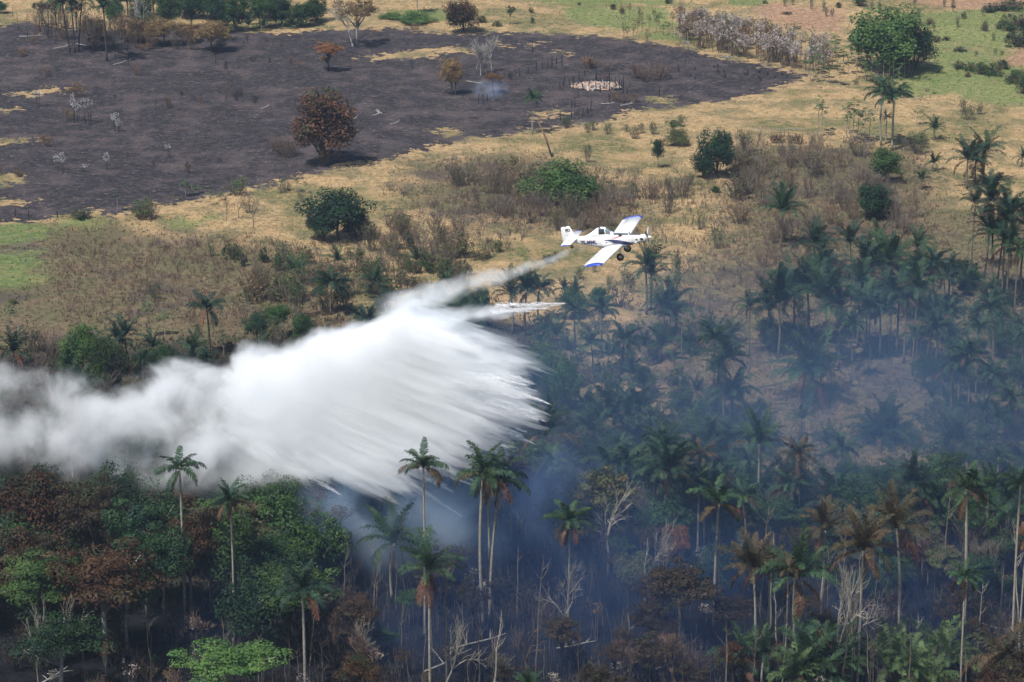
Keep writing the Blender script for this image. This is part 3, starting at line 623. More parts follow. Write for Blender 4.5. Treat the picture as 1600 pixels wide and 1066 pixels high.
# the big green tree on the right and the pioneers at its foot
T(1391, 112, 2, 136, 'low', 'mgreen', look='biggest broad green tree beside the pale plantation', k=1); T(1354, 104, 30, 72, 'dense', 'green'); T(1430, 112, 36, 72, 'low', 'dgreen'); T(1400, 114, 52, 70, 'low', 'green')
for px, yb in [(1300, 100), (1308, 112), (1318, 96), (1326, 110), (1338, 118), (1346, 104), (1352, 122), (1362, 112), (1370, 126), (1380, 116), (1388, 128), (1396, 120), (1404, 132), (1412, 118), (1290, 92), (1284, 118), (1296, 126), (1274, 112), (1312, 130), (1330, 92), (1266, 126), (1360, 96), (1375, 100), (1420, 112), (1306, 84), (1342, 88), (1384, 148), (1404, 150), (1358, 140)]:
    cecropia(px, yb + 4, yb - random.uniform(26, 40), random.uniform(18, 26))
for px, yb, yt, w in [(1283, 155, 122, 10), (1278, 216, 150, 28), (1284, 208, 156, 24), (1322, 222, 160, 26), (1332, 226, 152, 30), (1340, 222, 156, 28), (1350, 224, 166, 24), (1358, 220, 170, 20), (1327, 210, 176, 20), (1344, 214, 190, 24), (1452, 148, 117, 11), (1438, 170, 152, 8), (1432, 198, 170, 18), (1442, 196, 176, 14), (1168, 240, 208, 18), (1160, 238, 214, 12), (1275, 140, 118, 10)]: cecropia(px, yb, yt, w)
# right hand meadow
for px, yb, yt, w, m in [(1500, 108, 94, 28, 'green'), (1518, 112, 96, 30, 'green'), (1534, 118, 97, 32, 'green'), (1552, 120, 98, 34, 'green'), (1566, 108, 92, 30, 'dgreen'), (1585, 130, 108, 36, 'green'), (1600, 148, 118, 34, 'green'), (1592, 122, 106, 30, 'green'), (1590, 74, 44, 46, 'dgreen'), (1578, 52, 20, 40, 'green'), (1602, 50, 18, 46, 'dgreen'), (1560, 16, 2, 46, 'dgreen'), (1584, 14, -4, 44, 'dgreen'), (1545, 20, 6, 26, 'dgreen'), (1500, 80, 72, 26, 'dgreen'), (1478, 62, 54, 14, 'dgreen'), (1462, 64, 52, 16, 'dgreen'), (1512, 122, 113, 12, 'darkbrown'), (1230, 20, 15, 18, 'dgreen'), (1345, 10, -4, 26, 'dgreen'), (1310, 12, 2, 14, 'dgreen'), (1562, 48, 34, 18, 'green'), (1538, 50, 34, 14, 'olive'), (1506, 32, 18, 9, 'olive'), (1490, 12, 8, 8, 'dgreen'), (1452, 38, 26, 16, 'tan')]:
    bush(px, yb, yt, w, m)
for px, yb, yt in [(1226, 9, -5), (1239, 7, -6), (1268, 12, -6), (1287, 16, -2), (1291, 24, 8), (1300, 24, 12), (1362, 14, 0), (1374, 16, 2), (1435, 28, 14), (1429, 10, -6), (1489, 18, -4), (1496, 45, 26), (1475, 12, 0), (1540, 52, 32), (1552, 66, 54), (1555, 84, 74), (1525, 86, 78), (1565, 86, 78), (1459, 50, 32), (1535, 26, 14)]: twigs(px, yb, yt, 7, 'bark', 'lgreen', look='slim green sapling bush')
for px, yb, yt, w, m in [(1512, 188, 163, 26, 'lgreen'), (1504, 172, 152, 14, 'lgreen'), (1530, 178, 160, 14, 'green'), (1372, 148, 132, 18, 'green'), (1337, 132, 122, 12, 'dgreen'), (1448, 142, 136, 10, 'olive')]: twigs(px, yb, yt, w, 'bark', m)
for px, yb, yt, w in [(1459, 222, 188, 24), (1458, 266, 239, 26), (1596, 260, 232, 24), (1440, 296, 268, 18)]: palm(px, yb, yt, w, 'palm', 0)
twigs(1432, 240, 206, 34, 'bark', 'lgreen'); twigs(1418, 236, 214, 20, 'bark'); twigs(1442, 232, 210, 16, 'bark', 'lgreen')
T(1120, 276, 193, 68, 'low', 'dgreen', look='rounded dark green tree above the rail fence', k=0); T(1100, 278, 236, 40, 'low', 'dgreen', k=2)
palm(1377, 228, 124, 50, 'palm', 1, -.02, nf=15); palm(1394, 236, 132, 54, 'palm', 1, .02, nf=15); palm(1384, 226, 176, 20, 'dpalm', 1)
T(1382, 286, 228, 60, 'low', 'green', k=3); T(1362, 338, 278, 62, 'low', 'dgreen', k=1); T(1378, 334, 300, 40, 'low', 'dgreen')
T(880, 316, 239, 126, 'mound', 'mgreen', look='wide green mound of leaves with dry twigs around'); T(862, 314, 256, 74, 'mound', 'mgreen'); T(905, 320, 256, 70, 'mound', 'mgreen')
T(1028, 262, 214, 24, 'dense', 'dgreen'); T(1024, 234, 214, 22, 'airy', 'green'); T(1058, 226, 190, 44, 'mound', 'olive'); T(1052, 212, 186, 40, 'airy', 'green')
for px, yb, yt, w in [(884, 198, 180, 16), (925, 200, 184, 16), (918, 204, 188, 12), (950, 206, 188, 16), (978, 204, 190, 12), (1000, 208, 192, 16), (917, 254, 226, 16), (991, 312, 286, 16), (886, 196, 178, 18), (1065, 200, 182, 16), (990, 215, 196, 20), (1020, 210, 190, 16), (1044, 300, 280, 14), (1080, 290, 270, 16)]: twigs(px, yb, yt, w, 'bark', 'green')
T(1118, 300, 288, 16, 'mound', 'green')
# straw pasture row under the burn
T(529, 374, 290, 110, 'dense', 'dgreen', look='big round dark green tree on dry pasture', k=0); T(505, 376, 320, 62, 'low', 'dgreen', k=1); T(556, 372, 316, 56, 'low', 'dgreen', k=2)
for px, yb, yt, w, m in [(372, 302, 276, 42, 'lgreen'), (222, 340, 308, 44, 'lgreen'), (130, 339, 324, 34, 'dgreen'), (238, 342, 314, 28, 'olive'), (112, 336, 326, 18, 'green')]: twigs(px, yb, yt, w, 'bark', m); 
bush(126, 340, 326, 32, 'dgreen'); bush(222, 336, 312, 34, 'olive')
for px, yb, yt, w in [(290, 306, 280, 20), (183, 330, 296, 16), (300, 304, 286, 16), (268, 320, 302, 12), (328, 320, 296, 16), (442, 298, 276, 14), (467, 320, 300, 10), (463, 298, 276, 16), (310, 300, 288, 14), (345, 312, 298, 14), (600, 340, 322, 16), (478, 300, 280, 10), (217, 362, 344, 10), (570, 350, 330, 14)]: cecropia(px, yb, yt, w, random.choice(['lgreen', 'olive', 'green']))
for px, yb, yt, w in [(354, 343, 298, 34), (395, 356, 312, 40), (372, 338, 310, 30), (388, 330, 300, 24), (448, 296, 272, 18), (440, 300, 282, 16), (472, 312, 290, 14), (600, 306, 286, 30), (632, 306, 290, 26), (665, 300, 288, 8), (683, 268, 256, 6), (612, 300, 284, 20)]: bare(px, yb, yt, w, 'bark') if w > 28 else twigs(px, yb, yt, w, 'purple')

# ------------------------------------------------------------------ purple-grey thickets (individual shrubs)
def scatter(poly, n, fn, ymin=None):
    P = np.array(poly, float); lo = P.min(0); hi = P.max(0); k = 0
    while k < n:
        x = random.uniform(lo[0], hi[0]); y = random.uniform(lo[1], hi[1])
        if sdf(P, np.array([x]), np.array([y]))[0] > 0: fn(x, y); k += 1
def thicket(x, y):
    h = random.uniform(24, 44)
    if random.random() < .75: twigs(x, y, y - h, h * random.uniform(.8, 1.2), random.choice(['purple', 'purple', 'bark', 'brownwood']), random.choice([None, None, None, 'olive']))
    else: bare(x, y, y - h * 1.15, h, random.choice(['bark', 'brownwood']))
scatter([(700, 282), (800, 280), (850, 300), (990, 320), (1000, 366), (900, 372), (800, 352), (705, 310)], 46, thicket)
scatter([(590, 360), (700, 350), (760, 380), (700, 430), (600, 430), (560, 400)], 26, thicket)
scatter([(1010, 290), (1070, 285), (1085, 320), (1060, 342), (1010, 320)], 10, thicket)
scatter([(1150, 262), (1250, 245), (1440, 300), (1480, 330), (1440, 380), (1150, 380), (1120, 330)], 52, thicket)
scatter([(1130, 250), (1240, 232), (1360, 232), (1350, 262), (1150, 275)], 14, thicket)
scatter([(1150, 380), (1320, 380), (1320, 440), (1170, 430)], 10, thicket)
def olivebush(x, y):
    h = random.uniform(20, 38); r_ = random.random()
    if r_ < .45: twigs(x, y, y - h, h * 1.1, 'bark', random.choice(['olive', 'green', 'lgreen']))
    elif r_ < .8: bush(x, y, y - h, h * 1.1, random.choice(['olive', 'green', 'olive', 'dgreen']))
    else: palm(x, y, y - h, h, 'palm', 0)
scatter([(410, 400), (560, 420), (760, 400), (760, 440), (640, 470), (480, 500), (400, 470)], 40, olivebush)
for px, yb, yt, w, m in [(363, 402, 370, 34, 'green'), (381, 415, 393, 16, 'dgreen'), (412, 411, 382, 22, 'dgreen'), (434, 424, 392, 22, 'green'), (398, 468, 412, 56, 'olive'), (452, 470, 408, 58, 'olive'), (600, 466, 430, 56, 'dgreen'), (537, 464, 430, 34, 'dgreen'), (638, 424, 400, 20, 'lgreen'), (715, 402, 358, 56, 'olive'), (752, 406, 388, 36, 'olive'), (778, 398, 376, 16, 'lgreen'), (729, 462, 445, 24, 'green'), (773, 540, 512, 28, 'green'), (855, 414, 398, 20, 'dgreen'), (1057, 418, 394, 16, 'lgreen'), (640, 388, 360, 30, 'dgreen'), (20, 474, 466, 20, 'olive'), (690, 380, 350, 34, 'olive'), (612, 400, 374, 34, 'olive')]:
    bush(px, yb, yt, w, m)
for px, yb, yt, w in [(463, 496, 428, 44), (242, 470, 440, 26), (331, 398, 378, 14), (952, 454, 432, 14), (978, 446, 420, 22), (905, 440, 424, 18), (868, 410, 396, 14), (1120, 386, 350, 28), (1095, 360, 334, 18), (985, 460, 430, 20), (928, 430, 410, 12)]: twigs(px, yb, yt, w, 'bark', 'lgreen')
for px, yb, yt, w in [(300, 500, 452, 46), (358, 512, 480, 40), (385, 515, 482, 36), (420, 520, 480, 40), (280, 470, 450, 22), (1076, 448, 418, 18), (1118, 450, 422, 34), (1135, 448, 418, 26), (1080, 480, 440, 40), (970, 350, 330, 14), (1110, 500, 470, 50), (1075, 320, 286, 26)]: bare(px, yb, yt, w, 'brownwood')
for px, yb, yt, w in [(233, 532, 466, 26), (258, 530, 490, 22), (17, 526, 470, 26), (150, 560, 508, 26), (350, 560, 520, 24), (1000, 560, 478, 26), (1065, 552, 478, 26), (1095, 500, 480, 20), (1250, 540, 478, 34), (1262, 536, 484, 30), (1100, 600, 520, 26), (1062, 640, 560, 24), (905, 560, 480, 20)]: cecropia(px, yb, yt, w, random.choice(['lgreen', 'green']))
T(130, 590, 508, 72, 'dense', 'lgreen'); T(165, 600, 520, 64, 'low', 'green'); T(110, 588, 540, 50, 'low', 'green'); T(850, 606, 528, 62, 'dense', 'lgreen'); T(884, 664, 544, 68, 'dense', 'green'); T(865, 640, 560, 50, 'dense', 'green'); T(1440, 520, 462, 44, 'dense', 'dgreen'); T(820, 600, 546, 50, 'low', 'dgreen'); T(1085, 700, 640, 50, 'dense', 'green')
scatter([(40, 545), (90, 545), (90, 590), (40, 590)], 5, thicket)

# ------------------------------------------------------------------ palms of the middle ground (base x, base y, top y, crown width)
MIDP = [(328, 558, 465, 54, 1), (199, 572, 500, 44, 0), (186, 575, 512, 40, 0), (517, 492, 424, 52, 1), (22, 572, 522, 38, 0), (800, 520, 426, 42, 0), (822, 522, 420, 42, 0), (842, 498, 428, 44, 1), (857, 535, 492, 34, 0), (881, 468, 436, 26, 0),
 (900, 560, 466, 40, 1), (940, 556, 464, 50, 1), (870, 545, 500, 34, 0), (965, 620, 508, 58, 1), (1010, 492, 380, 50, 0), (1017, 486, 400, 46, 0), (1055, 520, 438, 50, 0), (1038, 532, 452, 44, 0), (1046, 524, 470, 40, 0), (925, 600, 520, 40, 1),
 (1170, 558, 460, 34, 0), (1220, 388, 297, 44, 0), (1270, 444, 350, 42, 0), (1327, 432, 350, 44, 0), (1378, 440, 352, 44, 0), (1350, 458, 385, 54, 0), (1390, 462, 374, 58, 0), (1430, 424, 360, 42, 0), (1435, 478, 388, 52, 0), (1456, 503, 396, 46, 1), (1480, 472, 404, 50, 1), (1472, 480, 420, 36, 1),
 (1533, 464, 278, 54, 0), (1511, 292, 217, 46, 0), (1536, 284, 203, 50, 0), (1523, 284, 226, 36, 0), (1565, 472, 310, 58, 0), (1550, 468, 330, 50, 0), (1572, 478, 350, 56, 0), (1594, 470, 320, 50, 0), (1518, 420, 290, 44, 0), (1585, 490, 380, 44, 1), (1556, 458, 296, 44, 0),
 (1215, 562, 434, 60, 0), (1200, 548, 450, 54, 0), (1262, 545, 410, 62, 0), (1240, 540, 425, 54, 0), (1295, 575, 430, 62, 0), (1310, 580, 446, 54, 0), (1350, 562, 455, 48, 1), (1361, 568, 470, 46, 1), (1374, 564, 468, 46, 1), (1400, 562, 438, 62, 1), (1412, 570, 452, 54, 1), (1390, 548, 446, 50, 0), (1442, 606, 495, 56, 1), (1462, 604, 500, 50, 1), (1430, 600, 512, 46, 1),
 (1550, 606, 466, 54, 1), (1594, 606, 508, 44, 1), (1525, 625, 500, 54, 1), (1480, 560, 470, 44, 1), (1115, 658, 508, 50, 1), (1132, 672, 540, 54, 1), (1145, 662, 588, 62, 1), (1122, 664, 560, 50, 1), (1268, 626, 535, 78, 0), (1256, 624, 545, 50, 0), (1282, 620, 550, 52, 0), (1330, 600, 500, 44, 1),
 (1497, 655, 545, 58, 1), (1510, 660, 538, 54, 1), (1540, 658, 570, 54, 1), (1485, 652, 560, 46, 1), (1252, 684, 632, 34, 0), (1380, 690, 634, 72, 0), (1366, 692, 650, 50, 0), (1400, 688, 652, 50, 0), (1293, 712, 670, 40, 0), (1170, 706, 650, 62, 0), (1480, 706, 654, 60, 0), (1500, 708, 662, 50, 0), (1190, 700, 660, 46, 0),
 (960, 694, 604, 64, 0), (1000, 694, 604, 60, 0), (925, 704, 640, 50, 0), (985, 700, 620, 50, 0), (1020, 702, 640, 50, 0), (940, 690, 618, 50, 0), (1040, 720, 660, 54, 0), (1575, 690, 610, 54, 1), (1555, 700, 640, 46, 1), (1425, 590, 420, 44, 0), (1340, 545, 410, 46, 0), (1285, 470, 384, 44, 0)]
for px, yb, yt, w, st in MIDP:
    palm(px, yb, yt, w * 1.08, random.choice(['palm', 'palm', 'dpalm', 'dpalm']), st, random.choice([0, 0, random.uniform(-.1, .1)]), dead=random.choice([0, 0, 1, 2]), bark='bark')
def lowpalm(x, y): palm(x, y, y - random.uniform(28, 52), random.uniform(30, 46), random.choice(['palm', 'dpalm']), 0)
def understory(x, y):
    r_ = random.random(); h = random.uniform(22, 50)
    if r_ < .35: bush(x, y, y - h * .8, h, random.choice(['green', 'dgreen', 'dgreen', 'olive']))
    elif r_ < .6: lowpalm(x, y)
    elif r_ < .8: T(x, y, y - h * 1.2, h * 1.1, random.choice(['dense', 'low']), random.choice(['green', 'dgreen']))
    else: twigs(x, y, y - h * .8, h, 'bark', random.choice([None, 'green', 'olive']))
scatter([(200, 560), (330, 545), (560, 500), (600, 540), (300, 600), (200, 610)], 24, understory)
scatter([(560, 500), (640, 470), (700, 480), (760, 470), (790, 500), (700, 540), (600, 540)], 16, understory)
scatter([(780, 520), (900, 540), (1010, 600), (1000, 700), (880, 700), (800, 600)], 32, understory)
scatter([(1180, 430), (1330, 410), (1500, 430), (1600, 470), (1600, 640), (1480, 640), (1440, 560), (1200, 560)], 92, understory)
scatter([(880, 470), (1100, 480), (1160, 560), (1060, 600), (920, 560)], 26, understory)
scatter([(1100, 650), (1200, 640), (1200, 700), (1080, 720)], 10, understory)
scatter([(1440, 600), (1600, 600), (1600, 740), (1460, 710)], 34, understory)
scatter([(1060, 620), (1090, 620), (1160, 600), (1100, 690), (1050, 690)], 14, understory)
scatter([(0, 575), (220, 590), (560, 560), (760, 560), (850, 660), (800, 720), (0, 720)], 44, understory)
for px, yb, yt, w in [(940, 628, 570, 70), (918, 634, 590, 50), (1250, 626, 590, 60), (1385, 600, 575, 60), (1215, 620, 596, 50), (1340, 640, 606, 40)]: bare(px, yb, yt, w, 'brownwood', look='fallen leafless brown treetop')

# ------------------------------------------------------------------ deep forest below the water cloud
def forest_palm(x, y):
    palm(x, y, y - random.uniform(80, 170), random.uniform(50, 74), random.choice(['palm', 'dpalm', 'dpalm', 'palm', 'bpalm']), random.choice([0, 1, 1]), random.uniform(-.05, .05), dead=random.choice([0, 1, 2, 3]), bark='palmbark' if random.random() < .4 else 'bark')
def darktree(x, y):
    palmy = random.random()
    if palmy < .45: forest_palm(x, y)
    else:
        h = random.uniform(60, 120); T(x, y, y - h, h * random.uniform(.7, 1.0), random.choice(['dense', 'layer', 'airy', 'low']), random.choice(['dgreen', 'dgreen', 'green', 'olive', 'darkbrown']))
def shortdark(x, y):
    if random.random() < .5: palm(x, y, y - random.uniform(45, 80), random.uniform(46, 66), random.choice(['palm', 'dpalm']), random.choice([0, 1]))
    else: T(x, y, y - random.uniform(40, 70), random.uniform(50, 70), random.choice(['dense', 'low']), random.choice(['dgreen', 'green', 'dgreen']))
scatter([(860, 720), (1100, 720), (1200, 760), (1380, 760), (1600, 740), (1640, 830), (1100, 850), (860, 820)], 84, shortdark)
scatter([(860, 800), (1640, 810), (1640, 900), (1000, 890), (860, 880)], 44, darktree)
scatter([(520, 780), (860, 760), (880, 880), (540, 880)], 26, darktree)
scatter([(-60, 730), (520, 740), (540, 850), (-60, 860)], 60, darktree)
def leftcanopy(x, y):
    h = random.uniform(120, 190); w = random.uniform(90, 150)
    T(x, y, y - h, w, random.choice(['layer', 'layer', 'dense', 'airy', 'dense']), random.choice(['green', 'dgreen', 'redbrown', 'darkbrown', 'dgreen', 'green', 'olive', 'dgreen']))
scatter([(-60, 880), (520, 870), (500, 1000), (-60, 1020)], 34, leftcanopy)
# named trees of the left canopy
for px, yb, yt, w, st, m, lk in [(75, 1030, 856, 170, 'layer', 'lgreen', 'bright green flat topped tree low in the corner'), (165, 1040, 846, 200, 'layer', 'redbrown', 'broad rusty brown tree between green crowns'), (230, 960, 760, 150, 'layer', 'dgreen', None),
        (300, 980, 800, 120, 'layer', 'redbrown', None), (425, 960, 816, 110, 'dense', 'olive', 'dull olive tree behind the tall pale palm trunk'), (460, 1030, 880, 160, 'layer', 'green', None), (100, 1100, 960, 170, 'layer', 'dgreen', None),
        (365, 1120, 1000, 180, 'layer', 'lgreen', 'low bright yellow-green tree at the edge of the burnt ground'), (30, 960, 820, 110, 'dense', 'darkbrown', None), (90, 900, 800, 110, 'dense', 'green', None), (200, 1010, 880, 120, 'layer', 'green', None), (400, 1040, 900, 120, 'dense', 'dgreen', None), (220, 850, 764, 70, 'dense', 'olive', None), (500, 930, 770, 90, 'airy', 'green', None), (430, 880, 770, 70, 'airy', 'green', None),
        (880, 880, 756, 110, 'dense', 'green', 'rounded green tree behind the pale palm stems'), (820, 860, 770, 90, 'dense', 'green', None), (940, 880, 730, 110, 'layer', 'olive', 'thin olive crowned tree with pale limbs'), (1056, 930, 812, 60, 'airy', 'orange', 'small salmon-pink dry tree'),
        (1060, 1020, 880, 130, 'layer', 'darkbrown', None), (300, 900, 800, 70, 'airy', 'redbrown', None), (380, 860, 790, 60, 'dense', 'green', None), (740, 850, 760, 60, 'dense', 'green', None), (1450, 920, 830, 90, 'airy', 'redbrown', None), (1180, 900, 840, 60, 'airy', 'olive', None), (640, 980, 920, 50, 'layer', 'green', None),
        (600, 1030, 985, 50, 'layer', 'green', None), (560, 1010, 960, 40, 'airy', 'lgreen', None), (1500, 1000, 900, 90, 'airy', 'darkbrown', None), (1140, 1020, 930, 90, 'layer', 'darkbrown', None), (560, 1040, 930, 90, 'layer', 'darkbrown', None), (30, 880, 790, 90, 'dense', 'dgreen', None), (150, 860, 790, 70, 'airy', 'green', None)]:
    T(px, yb, yt, w, st, m, bark='silver' if st == 'layer' and random.random() < .5 else 'bark', look=lk)
for px, yb, yt, w in [(115, 830, 742, 26), (130, 834, 748, 24), (150, 830, 740, 22), (440, 850, 772, 26), (470, 860, 766, 28), (505, 900, 818, 26), (505, 870, 790, 20), (390, 850, 790, 24), (60, 820, 760, 24), (480, 880, 800, 26), (340, 850, 790, 24)]: cecropia(px, yb, yt, w, 'green')
# tall palms that carry the front of the picture: base x, base y, crown top y, width, style, lean, leaf, look
for px, yb, yt, w, st, ln, m, dd, lk in [
        (290, 985, 706, 76, 1, 0, 'palm', 2, 'tall feathery palm standing in front of the trailing mist'), (365, 1010, 758, 66, 1, .015, 'palm', 5, 'tall palm with clean pale trunk and old fronds'), (477, 1085, 893, 84, 1, -.005, 'dpalm', 1, 'tall palm with dark broad crown at the burnt edge'),
        (664, 990, 708, 74, 1, 0, 'palm', 0, 'tall palm with open crown against the spray'), (613, 940, 800, 74, 0, 0, 'palm', 3, 'dark bushy palm with drooping old fronds'), (672, 1090, 848, 76, 0, 0, 'palm', 3, 'tall palm whose crown carries a yellowish spear of fronds'),
        (756, 980, 712, 86, 1, -.015, 'palm', 2, 'tallest pale stemmed palm with a bluish crown'), (765, 968, 722, 76, 1, .06, 'dpalm', 3, 'slanting pale stemmed palm with rusty leaf bases'), (766, 960, 730, 56, 1, -.01, 'dpalm', 0, 'slim palm between two pale stems'),
        (648, 900, 760, 30, 1, .02, 'dead', 0, 'bare dying palm veiled by thin spray'), (674, 900, 742, 20, 1, 0, 'dead', 0, 'pale palm trunk without a crown veiled by spray'), (586, 910, 826, 22, 1, -.02, 'dead', 1, 'dead palm with a shrivelled tan crown'),
        (887, 985, 794, 80, 1, 0, 'palm', 4, 'palm with drooping crown and hanging red-brown frond'), (850, 800, 720, 40, 1, 0, 'bpalm', 1, None), (874, 840, 708, 70, 1, -.1, 'palm', 0, 'palm with a bent pale trunk'), (1115, 985, 764, 78, 1, 0, 'palm', 1, 'tall palm with straight banded pale trunk'),
        (1232, 850, 738, 56, 1, 0, 'bpalm', 3, None), (1175, 1060, 850, 84, 0, 0, 'bpalm', 2, 'browned wide crowned palm in the burnt palm row'), (1200, 1040, 862, 60, 0, 0, 'bpalm', 1, None), (1238, 1070, 852, 84, 0, 0, 'palm', 3, 'palm with a bright green spear and rusty skirt'), (1222, 1080, 880, 50, 1, .02, 'bpalm', 2, None),
        (1340, 1080, 812, 84, 0, 0, 'bpalm', 3, 'tall browned palm with a pale yellow spear'), (1402, 1000, 770, 90, 0, -.03, 'bpalm', 3, 'tall palm with browned wide crown'), (1282, 940, 786, 60, 0, .03, 'bpalm', 1, None), (1505, 1010, 730, 84, 1, -.03, 'palm', 2, 'tall palm with white broken fronds'),
        (1500, 1090, 880, 60, 1, -.01, 'palm', 4, None), (1580, 1090, 730, 60, 1, -.02, 'dpalm', 0, 'tall dark palm on a long pale stem'), (1590, 1060, 820, 50, 1, 0, 'dead', 3, None), (1365, 930, 800, 70, 0, 0, 'dpalm', 0, None), (1320, 930, 820, 60, 0, 0, 'dpalm', 0, None),
        (1060, 900, 800, 40, 1, 0, 'dpalm', 0, None), (980, 820, 700, 66, 1, 0, 'palm', 1, None), (1020, 830, 712, 66, 1, 0, 'palm', 1, None), (1090, 860, 740, 66, 1, 0, 'palm', 1, None), (1150, 850, 760, 60, 1, 0, 'dpalm', 1, None), (1040, 800, 700, 60, 0, 0, 'palm', 1, None), (1300, 850, 740, 66, 0, 0, 'dpalm', 0, None), (1420, 860, 720, 66, 0, 0, 'dpalm', 0, None), (1540, 860, 730, 66, 0, 0, 'dpalm', 0, None), (1465, 850, 760, 56, 1, 0, 'dpalm', 1, None)]:
    palm(px, yb, yt, w, m, st, ln, dead=dd, look=lk)
for px, yb, yt, w in [(1155, 1075, 990, 84), (1190, 1080, 990, 70), (1262, 1100, 985, 100), (1300, 1095, 990, 84), (1380, 1080, 990, 84), (1396, 1085, 1000, 70), (1460, 1050, 975, 90), (1445, 1110, 1030, 90), (1270, 1110, 1030, 90), (1240, 1110, 1020, 70), (1480, 1070, 990, 70), (1420, 1100, 1010, 60), (830, 1140, 1060, 60)]: palm(px, yb, yt, w, random.choice(['palm', 'lpalm', 'palm']), 0, dead=1)
palm(1555, 1100, 985, 100, 'bpalm', 1, .1, dead=10, look='wilted palm with an orange-brown hanging frond skirt'); palm(530, 900, 850, 50, 'dpalm', 0); palm(340, 880, 800, 60, 'bpalm', 1, dead=1); palm(260, 900, 810, 66, 'dpalm', 1)
palm(628, 745, 682, 44, 'dead', 1, look='dark palm crown poking out of the spray'); palm(1245, 800, 735, 50, 'palm', 1)
# burnt understory
def burnt(x, y):
    r_ = random.random(); h = random.uniform(40, 110)
    if r_ < .30: twigs(x, y, y - h * .6, h * .7, random.choice(['dbark', 'brownwood', 'dbark', 'char']), random.choice([None, 'redbrown', 'darkbrown', 'darkbrown']))
    elif r_ < .50: bare(x, y, y - h, h * .6, random.choice(['bark', 'brownwood', 'brownwood', 'dbark']), spire=random.random() < .5, leaves=None)
    elif r_ < .68: T(x, y, y - h, h * .8, random.choice(['airy', 'layer', 'airy']), random.choice(['darkbrown', 'redbrown', 'darkbrown']), bark='dbark')
    elif r_ < .84: sapling(x, y, y - h * .6, 24, random.choice(['paleleaf', 'tan']), 'bark')
    else: bare(x, y, y - h * 1.2, 12, random.choice(['bark', 'dbark']), spire=True, look='slim grey dead stem')
scatter([(480, 900), (900, 870), (1200, 890), (1600, 860), (1640, 1000), (1640, 1150), (440, 1160), (440, 980)], 210, burnt)
scatter([(100, 1000), (460, 980), (460, 1150), (60, 1150)], 34, burnt)
scatter([(-20, 960), (460, 960), (460, 1060), (-20, 1060)], 26, lambda x, y: twigs(x, y, y - random.uniform(30, 60), random.uniform(30, 50), 'dbark', random.choice(['dgreen', 'darkbrown', None, 'dgreen'])))
def pole(x, y): bare(x, y, y - random.uniform(60, 190), random.uniform(6, 14), random.choice(['palmbark', 'bark', 'bark', 'dbark']), spire=True, look='slim grey dead stem', lean=random.gauss(0, .05))
scatter([(480, 940), (1640, 920), (1640, 1160), (440, 1160)], 60, pole)
def darkfill(x, y):
    h = random.uniform(50, 90); T(x, y, y - h, h * random.uniform(.9, 1.2), random.choice(['dense', 'layer', 'airy']), random.choice(['dgreen', 'dgreen', 'green', 'darkbrown', 'olive']), bark='dbark')
scatter([(860, 850), (1640, 840), (1640, 960), (900, 950)], 34, darkfill)
for px, yb, yt, w, ln in [(60, 1090, 930, 90, -.15), (90, 1080, 940, 80, .1), (885, 1010, 870, 90, 0), (1300, 1090, 880, 100, .05), (1330, 1080, 870, 90, -.05), (690, 1090, 960, 90, .3), (1420, 1040, 950, 40, 0), (560, 1060, 960, 60, 0), (950, 900, 760, 100, 0), (1000, 930, 800, 90, .1)]: bare(px, yb, yt, w, 'palmbark', lean=ln)

# ------------------------------------------------------------------ stems too many to count
def joined(name, mat, n, poly, fn, label):
    mb = MB(); P = poly_world(poly); lo = P.min(0); hi = P.max(0); g = random.Random(5); k = 0
    while k < n:
        x = g.uniform(lo[0], hi[0]); y = g.uniform(lo[1], hi[1])
        if sdf(P, np.array([x]), np.array([y]))[0] > 0: fn(mb, g, x, y); k += 1
    o = link(name, mb.mesh(name, mat)); o['kind'] = 'stuff'; o['label'] = label; o['category'] = 'undergrowth'
def stem(mb, g, x, y):
    h = g.uniform(1.0, 4.5); z = float(hgt(x, y)); a, b_ = g.gauss(0, .25), g.gauss(0, .25)
    mb.tube([(x, y, z - .1), (x + a, y + b_, z + h * .6), (x + a * 2.2, y + b_ * 2.2, z + h)], [.035, .03, .012], 3, 0, False)
    for q_ in range(2): mb.tube([(x + a, y + b_, z + h * .6), (x + a + g.gauss(0, .5), y + b_ + g.gauss(0, .5), z + h * g.uniform(.7, 1))], [.02, .008], 3, 0, False)
joined('undergrowth', M['dbark'], 1900, [(430, 860), (1640, 800), (1700, 1150), (300, 1150)], stem, 'thin grey burnt stems standing on the scorched floor')
joined('undergrowth', M['bark'], 420, [(430, 900), (1640, 900), (1700, 1150), (300, 1150)], stem, 'thin bleached stems standing on the scorched floor')
joined('undergrowth', M['dbark'], 1500, [(-80, 720), (1640, 700), (1700, 900), (-100, 900)], stem, 'dark stems of the forest undergrowth')
def brush(mb, g, x, y):
    z = float(hgt(x, y)); h = g.uniform(.4, 1.5)
    for q_ in range(7):
        a = g.uniform(0, 6.28); s_ = g.uniform(.1, .6) * h; x0, y0 = x + g.gauss(0, .2), y + g.gauss(0, .2)
        V = [(x0 - .02, y0, z - .05), (x0 + .02, y0 + .02, z - .05), (x0 + math.cos(a) * s_ * .5, y0 + math.sin(a) * s_ * .5, z + h * .6), (x0 + math.cos(a) * s_, y0 + math.sin(a) * s_, z + h)]
        mb.add(V, [(0, 1, 2), (1, 3, 2), (0, 2, 3)])
